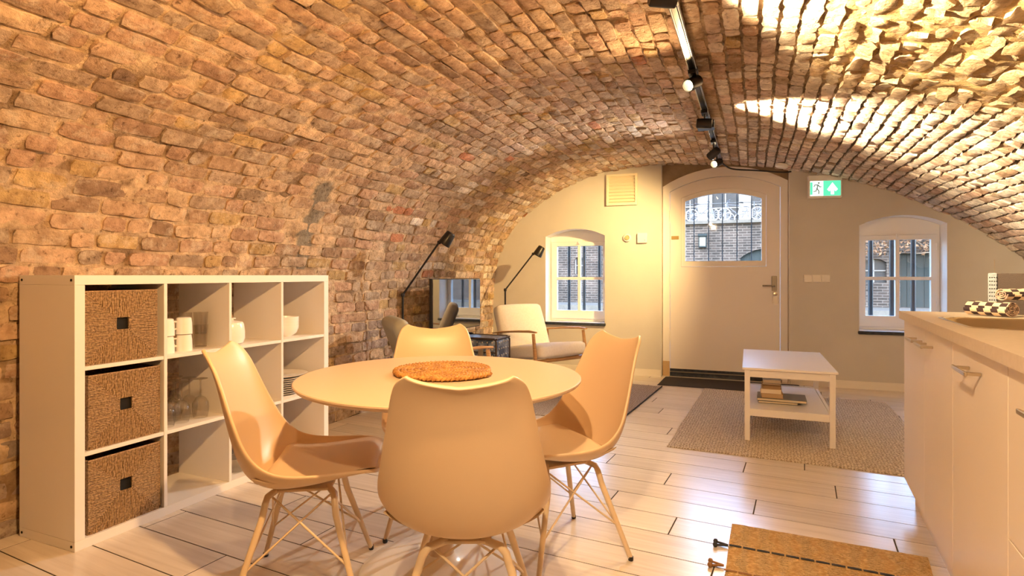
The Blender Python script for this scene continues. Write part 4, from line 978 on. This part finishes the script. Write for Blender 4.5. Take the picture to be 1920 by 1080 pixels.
# ------------------------------------------------------------------ kitchen run
KC = V((.682, 3.36, 0)); KA = R(-4.04)      # far front corner; local -y runs towards the camera, +x away from the room
kx = lambda s_, off: (KC.x + (-sin(KA)) * -s_ * 1 + cos(KA) * off, KC.y - s_ * cos(KA) + sin(KA) * off)
def kthing(name, label, cat, s_, group=None):
    return thing(name, label, cat, (*kx(s_, 0), 0), KA, group)
DEP = .62
units = [(0.0, .527, 'base cabinet at the far end of the kitchen run, beside the window'), (.527, 1.03, 'base cabinet under the sink, second from the window'), (1.03, 1.61, 'base cabinet with a single door handle, third from the window'), (1.61, 2.21, 'drawer cabinet at the near edge of the picture'), (2.21, 2.81, 'base cabinet nearest the viewer, mostly outside the picture')]
def bar_handle(par, yc, z, ln=.128):
    g = G()
    for sg in (-1, 1): g.box(-.036, 0, yc + sg * ln / 2 - .006, yc + sg * ln / 2 + .006, z - .005, z + .005)
    g.box(-.042, -.034, yc - ln / 2 - .016, yc + ln / 2 + .016, z - .006, z + .006); return g.build('handle', 'nickel', par, bevel=.002)
for i, (a, b, lab) in enumerate(units):
    k = kthing('base_cabinet', lab, 'cabinet', a, 'kitchen base cabinets'); w_ = b - a
    g = G(); g.box(.021, DEP, -w_ + .001, -.001, .12, .72 if i < 2 else .905); g.build('cabinet_body', 'cabinet_front', k)
    if i < 2:
        g = G(); g.box(.021, .040, -w_ + .001, -.001, .72, .905); g.box(.585, DEP, -w_ + .001, -.001, .72, .905)
        if i == 0: g.box(.04, .585, -.019, -.001, .72, .905)
        g.build('cabinet_rail', 'cabinet_front', k)
    g = G(); g.box(.045, .10, -w_ + .001, -.001, 0, .12); g.build('plinth', 'cabinet_front', k)
    if i == 3:
        for z0, z1 in ((.122, .479), (.483, .902)):
            g = G(); g.box(0, .019, -w_ + .0015, -.0015, z0, z1); d_ = g.build('drawer_front', 'cabinet_front', k, bevel=.002); bar_handle(d_, -w_ / 2, z1 - .07)
    else:
        g = G(); g.box(0, .019, -w_ + .0015, -.0015, .122, .902); d_ = g.build('cabinet_door', 'cabinet_front', k, bevel=.002)
        bar_handle(d_, {0: -.416, 1: -(.637 - .527), 2: -(1.312 - 1.03), 4: -.3}[i], .842)
# worktop with the sink cut out
wt = kthing('worktop', 'sand-coloured kitchen worktop with an inset sink cut-out', 'worktop', 0)
def rrect(x0, x1, y0, y1, r, n=6):
    P = []
    for cx_, cy_, a0 in ((x1 - r, y1 - r, 0), (x0 + r, y1 - r, 90), (x0 + r, y0 + r, 180), (x1 - r, y0 + r, 270)):
        P += [(cx_ + r * cos(R(a0 + 90 * i / n)), cy_ + r * sin(R(a0 + 90 * i / n))) for i in range(n + 1)]
    return P
SK = (.065, .50, -1.015, -.425)
g = G(); g.plate(rect(-.020, .655, -2.83, .012), [rrect(*SK, .07)], 0, .036); g.v = [(p[0], p[2], .907 + (.036 - p[1])) for p in g.v]; g.f = [tuple(reversed(f)) for f in g.f]
# plate() lies in xz with depth y; remapped to a horizontal slab
g.f = [tuple(reversed(f)) for f in g.f]
wo = g.build('worktop_slab', 'worktop', wt)
sk = kthing('kitchen_sink', 'stainless steel sink bowl set into the worktop', 'sink', 0)
g = G(); n0 = rrect(SK[0] - .012, SK[1] + .012, SK[2] - .012, SK[3] + .012, .08); n1 = rrect(*SK, .07); n2 = rrect(SK[0] + .004, SK[1] - .004, SK[2] + .004, SK[3] - .004, .07); n3 = rrect(SK[0] + .03, SK[1] - .03, SK[2] + .03, SK[3] - .03, .07)
lv = [(n0, .9432), (n0, .9448), (n1, .9446), (n2, .938), (n2, .80), (n3, .765)]; k_ = len(n0)
g.add([(p[0], p[1], z_) for l_, z_ in lv for p in l_], [(a * k_ + i, a * k_ + (i + 1) % k_, (a + 1) * k_ + (i + 1) % k_, (a + 1) * k_ + i) for a in range(len(lv) - 1) for i in range(k_)] + [tuple(5 * k_ + i for i in range(k_))]); g.build('sink_bowl', 'steel', sk, smooth=50)
g = G(); g.lathe([(0, .766), (.04, .766), (.045, .769), (.03, .771), (0, .768)], 24, cx=.29, cy=-.72); g.build('drain', 'steel', sk, smooth=50)
# tap
tp = kthing('kitchen_tap', 'metal kitchen tap with a curved spout at the right edge of the picture', 'tap', 0)
TPX, TPY = .575, -.70
g = G(); g.lathe([(0, .943), (.027, .943), (.027, .950), (.020, .958), (.018, 1.03), (0, 1.03)], 24, cx=TPX, cy=TPY); g.build('tap_body', 'nickel', tp, smooth=40)
g = G(); P = [(TPX, TPY, 1.0), (TPX, TPY, 1.22)] + [(TPX - .105 + .105 * cos(R(a)), TPY, 1.22 + .105 * sin(R(a))) for a in range(15, 181, 15)] + [(TPX - .21, TPY, 1.19)]; g.tube(P, .012, 12); g.build('spout', 'nickel', tp, smooth=60)
g = G(); g.tube([(TPX, TPY - .02, .985), (TPX, TPY - .05, 1.0), (TPX - .01, TPY - .10, 1.02)], .007, 10); g.build('tap_lever', 'nickel', tp, smooth=60)
# rolled towels
def roll(name, label, p0, p1, r, turns, c1, flat=.9, sq=26):
    p0, p1 = V(p0), V(p1); ax = (p1 - p0); L_ = ax.length; ax.normalize(); side = ax.cross(V((0, 0, 1))).normalized(); up = side.cross(ax)
    n, m = int(turns * 22), 14; vs = []; uvc = []; fs = []; th = r / (turns + .4) * .5
    for face in (0, 1):
        for i in range(n + 1):
            q = i / n; a = q * turns * 2 * pi; rr = r * (.10 + .90 * q) - (th * 1.1 if face else 0)
            for j in range(m + 1):
                t = j / m; wob = .0022 * nz(a * 1.2, t * 3, face * 0, 1); rr2 = max(.001, rr + wob)
                e = .004 * nz(a, 3, 7, 1.0) * (1 if j in (0, m) else 0)
                p = p0 + ax * (t * L_ + e) + side * (rr2 * cos(a)) + up * (rr2 * sin(a) * flat); vs.append(tuple(p)); uvc.append((t * L_ * sq * 1.3, a * 1.3, 0.5))
    k = (n + 1) * (m + 1)
    for i in range(n):
        for j in range(m):
            a = i * (m + 1) + j; fs.append((a, a + 1, a + m + 2, a + m + 1)); fs.append((k + a, k + a + m + 1, k + a + m + 2, k + a + 1))
    rim = []
    for i in range(n):
        for j in (0, m):
            a = i * (m + 1) + j; q = (a, a + m + 1, k + a + m + 1, k + a); rim.append(q if j == 0 else tuple(reversed(q)))
    a = n * (m + 1)
    for j in range(m): fs.append((a + j, a + j + 1, k + a + j + 1, k + a + j))
    t_ = thing(name, label, 'towel', tuple(p0.lerp(p1, .5) - V((0, 0, r * flat))), 0, 'rolled kitchen towels'); o_ = V(t_.location)
    me = bpy.data.meshes.new('towel_cloth'); me.from_pydata([tuple(V(p) - o_) for p in vs], [], fs); me.materials.append(MAT['towel_check'])
    at = me.attributes.new('uvc', 'FLOAT_VECTOR', 'POINT'); at.data.foreach_set('vector', [c for q in uvc for c in q]); me.shade_smooth(); o = bpy.data.objects.new('towel_cloth', me); COL.objects.link(o); o.parent = t_
    me = bpy.data.meshes.new('towel_edge'); me.from_pydata([tuple(V(p) - o_) for p in vs], [], rim); me.materials.append(MAT['towel_edge']); o = bpy.data.objects.new('towel_edge', me); COL.objects.link(o); o.parent = t_
    return t_
roll('rolled_towel', 'dark and cream checked towel rolled up lying on the worktop', TW[0], TW[1], .038, 4, None, .9)
roll('rolled_cloth', 'smaller rolled checked cloth lying on top of the checked towel', TW[2], TW[3], .036, 3, None, .8)
# radio-like box
rb = thing('dark_box', 'dark box with a pale perforated end and thin rod behind the rolled towels', 'box', (*RB, .9435), R(-4.04 - 14))
g = G(); g.box(.012, .34, 0, .10, 0, .185); g.build('box_body', 'radio_front', rb, bevel=.004)
g = G(); g.box(-.022, .012, -.002, .102, 0, .187); g.build('perforated_end', 'radio_side', rb, bevel=.006)
g = G()
for a in range(4):
    for b in range(9): g.lathe([(.0028, 0), (.0028, .001), (0, .001)], 6, M=Matrix.Translation((-.015 + a * .008, -.002, .03 + b * .017)) @ Matrix.Rotation(R(90), 4, 'X'))
g.build('perforation', 'hollow', rb)
g = G(); g.tube([(0, .08, .18), (0, .08, .25)], .0014, 6); g.build('rod', 'nickel', rb)

# ------------------------------------------------------------------ fittings on the end wall
def wthing(name, label, cat, t, z, off=0): return thing(name, label, cat, W(t, off, z), WANG)
vt = wthing('air_vent', 'cream slatted air vent high on the wall left of the door', 'vent', -.05, 1.907)
g = G(); g.plate(rect(-.174, .174, 0, .350), [rect(-.148, .148, .030, .326)], -.034, 0); g.build('vent_frame', 'vent_cream', vt, bevel=.003)
g = G(); g.box(-.15, .15, -.006, -.001, .03, .33); g.build('vent_back', 'vent_cream', vt)
for k in range(8):
    z_ = .040 + k * .0365; g = G(); g.add([(-.148, -.030, z_), (.148, -.030, z_), (.148, -.008, z_ + .026), (-.148, -.008, z_ + .026), (-.148, -.030, z_ + .005), (.148, -.030, z_ + .005), (.148, -.008, z_ + .031), (-.148, -.008, z_ + .031)], [(0, 3, 2, 1), (4, 5, 6, 7), (0, 1, 5, 4), (1, 2, 6, 5), (2, 3, 7, 6), (3, 0, 4, 7)]); g.build('slat', 'vent_cream', vt)
ds = wthing('wall_dial', 'small round wall dial left of the square white box', 'dial', .006, 1.540)
g = G(); g.lathe([(.046, 0), (.046, .014), (.040, .022), (.030, .024), (.024, .016), (0, .016)], 30, M=Matrix.Rotation(R(90), 4, 'X')); g.build('dial_ring', 'plastic_white', ds, smooth=40)
g = G(); g.lathe([(.024, .0165), (.022, .034), (0, .036)], 24, M=Matrix.Rotation(R(90), 4, 'X')); g.build('dial_knob', 'paper_old', ds, smooth=40)
wb = wthing('wall_box', 'square white control box on the wall beside the round dial', 'control', .174, 1.478); g = G(); g.box(-.054, .054, -.030, 0, 0, .112); g.build('box_cover', 'plastic_white', wb, bevel=.006); g = G(); g.lathe([(.004, 0), (.004, .0015), (0, .0015)], 10, M=Matrix.Translation((.03, -.0295, .03)) @ Matrix.Rotation(R(90), 4, 'X')); g.build('indicator', 'black_plastic', wb)
sw = wthing('light_switch', 'white triple light switch between the door and the right window', 'switch', 1.905, 1.046); g = G(); g.box(-.119, .119, -.008, 0, 0, .080); g.build('switch_plate', 'plastic_white', sw, bevel=.002)
for k in range(3):
    g = G(); x0 = -.117 + k * .079; g.add([(x0, -.008, .003), (x0 + .076, -.008, .003), (x0 + .076, -.008, .077), (x0, -.008, .077), (x0 + .004, -.016, .007), (x0 + .072, -.016, .007), (x0 + .072, -.012, .073), (x0 + .004, -.012, .073)], [(4, 5, 6, 7), (0, 1, 5, 4), (1, 2, 6, 5), (2, 3, 7, 6), (3, 0, 4, 7)]); g.build('rocker', 'plastic_white', sw)
mat('sign_green', (0.05, 0.62, 0.36), 0.4, emit=0.95, ecol=(0.12, 0.82, 0.50)); mat('sign_white', (0.9, 1.0, 0.95), 0.4, emit=1.25, ecol=(0.86, 1.0, 0.93)); mat('sign_grey', (0.20, 0.30, 0.26), 0.5, emit=0.12, ecol=(0.40, 0.60, 0.52))
es = wthing('exit_sign', 'lit green emergency exit sign with running figure and upward arrow', 'sign', 1.967, 1.888, -.02); es.rotation_euler = (0, 0, WANG - R(-9))
g = G(); g.box(-.153, .153, -.045, 0.0, 0, .228); g.build('sign_case', 'plastic_white', es, bevel=.004)
g = G(); g.box(-.140, .138, -.0475, -.0445, .022, .170); pnl = g.build('sign_panel', 'sign_white', es)
g = G(); g.box(-.020, .138, -.0485, -.0474, .022, .170); g.build('green_field', 'sign_green', es)
g = G(); g.box(-.140, -.118, -.0485, -.0474, .034, .158); g.build('green_edge', 'sign_green', es)
ar = G(); ar.plate([(.048, .034), (.078, .034), (.078, .078), (.092, .064), (.112, .084), (.063, .152), (.014, .084), (.034, .064), (.048, .078)], [], -.0497, -.0484); ar.build('arrow', 'sign_white', es)
fg = G(); fg.lathe([(0, -.001), (.009, -.001), (.009, .001), (0, .001)], 14, M=Matrix.Translation((-.062, -.0482, .150)) @ Matrix.Rotation(R(90), 4, 'X'))
for P in ([(-.068, .135), (-.078, .095)], [(-.078, .095), (-.060, .068), (-.062, .040)], [(-.078, .095), (-.088, .068), (-.110, .066)], [(-.070, .130), (-.098, .132), (-.106, .112)], [(-.068, .128), (-.050, .110), (-.036, .114)]):
    fg.tube([(a, -.048, b) for a, b in P], .0052, 6)
fg.build('running_figure', 'sign_grey', es)
g = G(); g.box(-.06, .02, -.02, .02, .228, .262); g.build('sign_bracket', 'plastic_white', es, bevel=.006)

# ------------------------------------------------------------------ track and spotlights
TRX, TRZ = -.318, 2.262
tr_ = thing('ceiling_track', 'grey and black lighting track running along the crown of the vault', 'track', (TRX, 3.1, TRZ))
g = G(); g.box(-.011, .011, -3.1, 3.05, .004, .022); g.build('track_core', 'black_metal', tr_)
for sx in (-1, 1):
    g = G(); g.tube([(sx * .017, -3.1, .012), (sx * .017, 3.05, .012)], .0075, 8); g.build('track_rail', 'rail_grey', tr_, smooth=60)
for yy in (-.62, .28, 1.62, 2.95):
    g = G(); g.box(-.027, .027, yy - .03, yy + .03, 0, .026); g.build('coupler', 'black_metal', tr_, bevel=.003); g = G(); g.tube([(0, yy, .02), (0, yy, .085)], .006, 6); g.build('hanger', 'black_metal', tr_)
mat('bulb_glow', (1, .8, .5), .3, emit=60, ecol=(1.0, .74, .38))
def spot(y, drop, aim, power, size, blend, label, xo=0.0, col=WARM, body=True):
    base = V((TRX + xo, y, TRZ)); head = base + V((0, 0, -drop)); d_ = (V(aim) - head).normalized(); q = d_.to_track_quat('-Z', 'Y').to_matrix().to_4x4()
    s_ = thing('track_spotlight', label, 'spotlight', base, 0, 'spotlights on the ceiling track')
    g = G(); g.box(-.022, .022, -.045, .045, -.022, 0); g.build('adapter', 'black_metal', s_, bevel=.003)
    g = G(); g.tube([(0, 0, -.015), (0, 0, -drop)], .006, 8); g.build('stem', 'black_metal', s_, smooth=60)
    M = Matrix.Translation((0, 0, -drop)) @ q
    g = G(); g.lathe([(0, .055), (.028, .055), (.034, .048), (.036, -.045), (.033, -.048), (.031, -.040), (.022, -.006), (0, -.004)], 26, M=M); g.build('spot_head', 'black_metal', s_, smooth=40)
    g = G(); g.lathe([(0, -.020), (.020, -.018), (.021, -.012), (0, -.010)], 20, M=M); g.build('bulb', 'bulb_glow', s_, smooth=60)
    L_ = bpy.data.lights.new('spot_beam', 'SPOT'); L_.energy = power; L_.color = col; L_.spot_size = R(size); L_.spot_blend = blend; L_.shadow_soft_size = .03
    lo = bpy.data.objects.new('spot_beam', L_); COL.objects.link(lo); lo.parent = s_; lo.matrix_local = Matrix.Translation(V((0, 0, -drop)) + d_ * .055) @ q
for a in SPOTS: spot(*a)
# junction box and cable, smoke detector
g = G(); g.box(-.06, .06, -.05, .05, 0, .055); tag(g.build('junction_box', 'black_metal', bevel=.004, loc=(TRX - .005, 4.40, TRZ - .078)), 'small black box hanging from the middle of the track', 'box')
g = G(); g.tube(catmull([(TRX, 6.1, TRZ + .012), (TRX + .04, 6.22, TRZ - .02), (TRX + .12, 6.32, TRZ - .05), (TRX + .35, 6.36, TRZ - .075), (TRX + .58, 6.38, TRZ - .105), (TRX + .66, 6.40, TRZ - .10)], 6), .008, 8); tag(g.build('black_cable', 'black_plastic', smooth=60), 'black cable looping from the track end above the door', 'cable')
sm = thing('smoke_detector', 'round white detector on the vault above the door', 'detector', (.245, 6.20, 2.180), 0); sm.rotation_euler = (0, R(12), 0)
g = G(); g.lathe([(0, -.012), (.045, -.010), (.058, .002), (.060, .022), (0, .022)], 32); g.build('detector_cover', 'plastic_white', sm, smooth=40)
g = G(); g.lathe([(.050, .0221), (.050, .03), (0, .03)], 32); g.build('detector_base', 'plastic_white', sm)
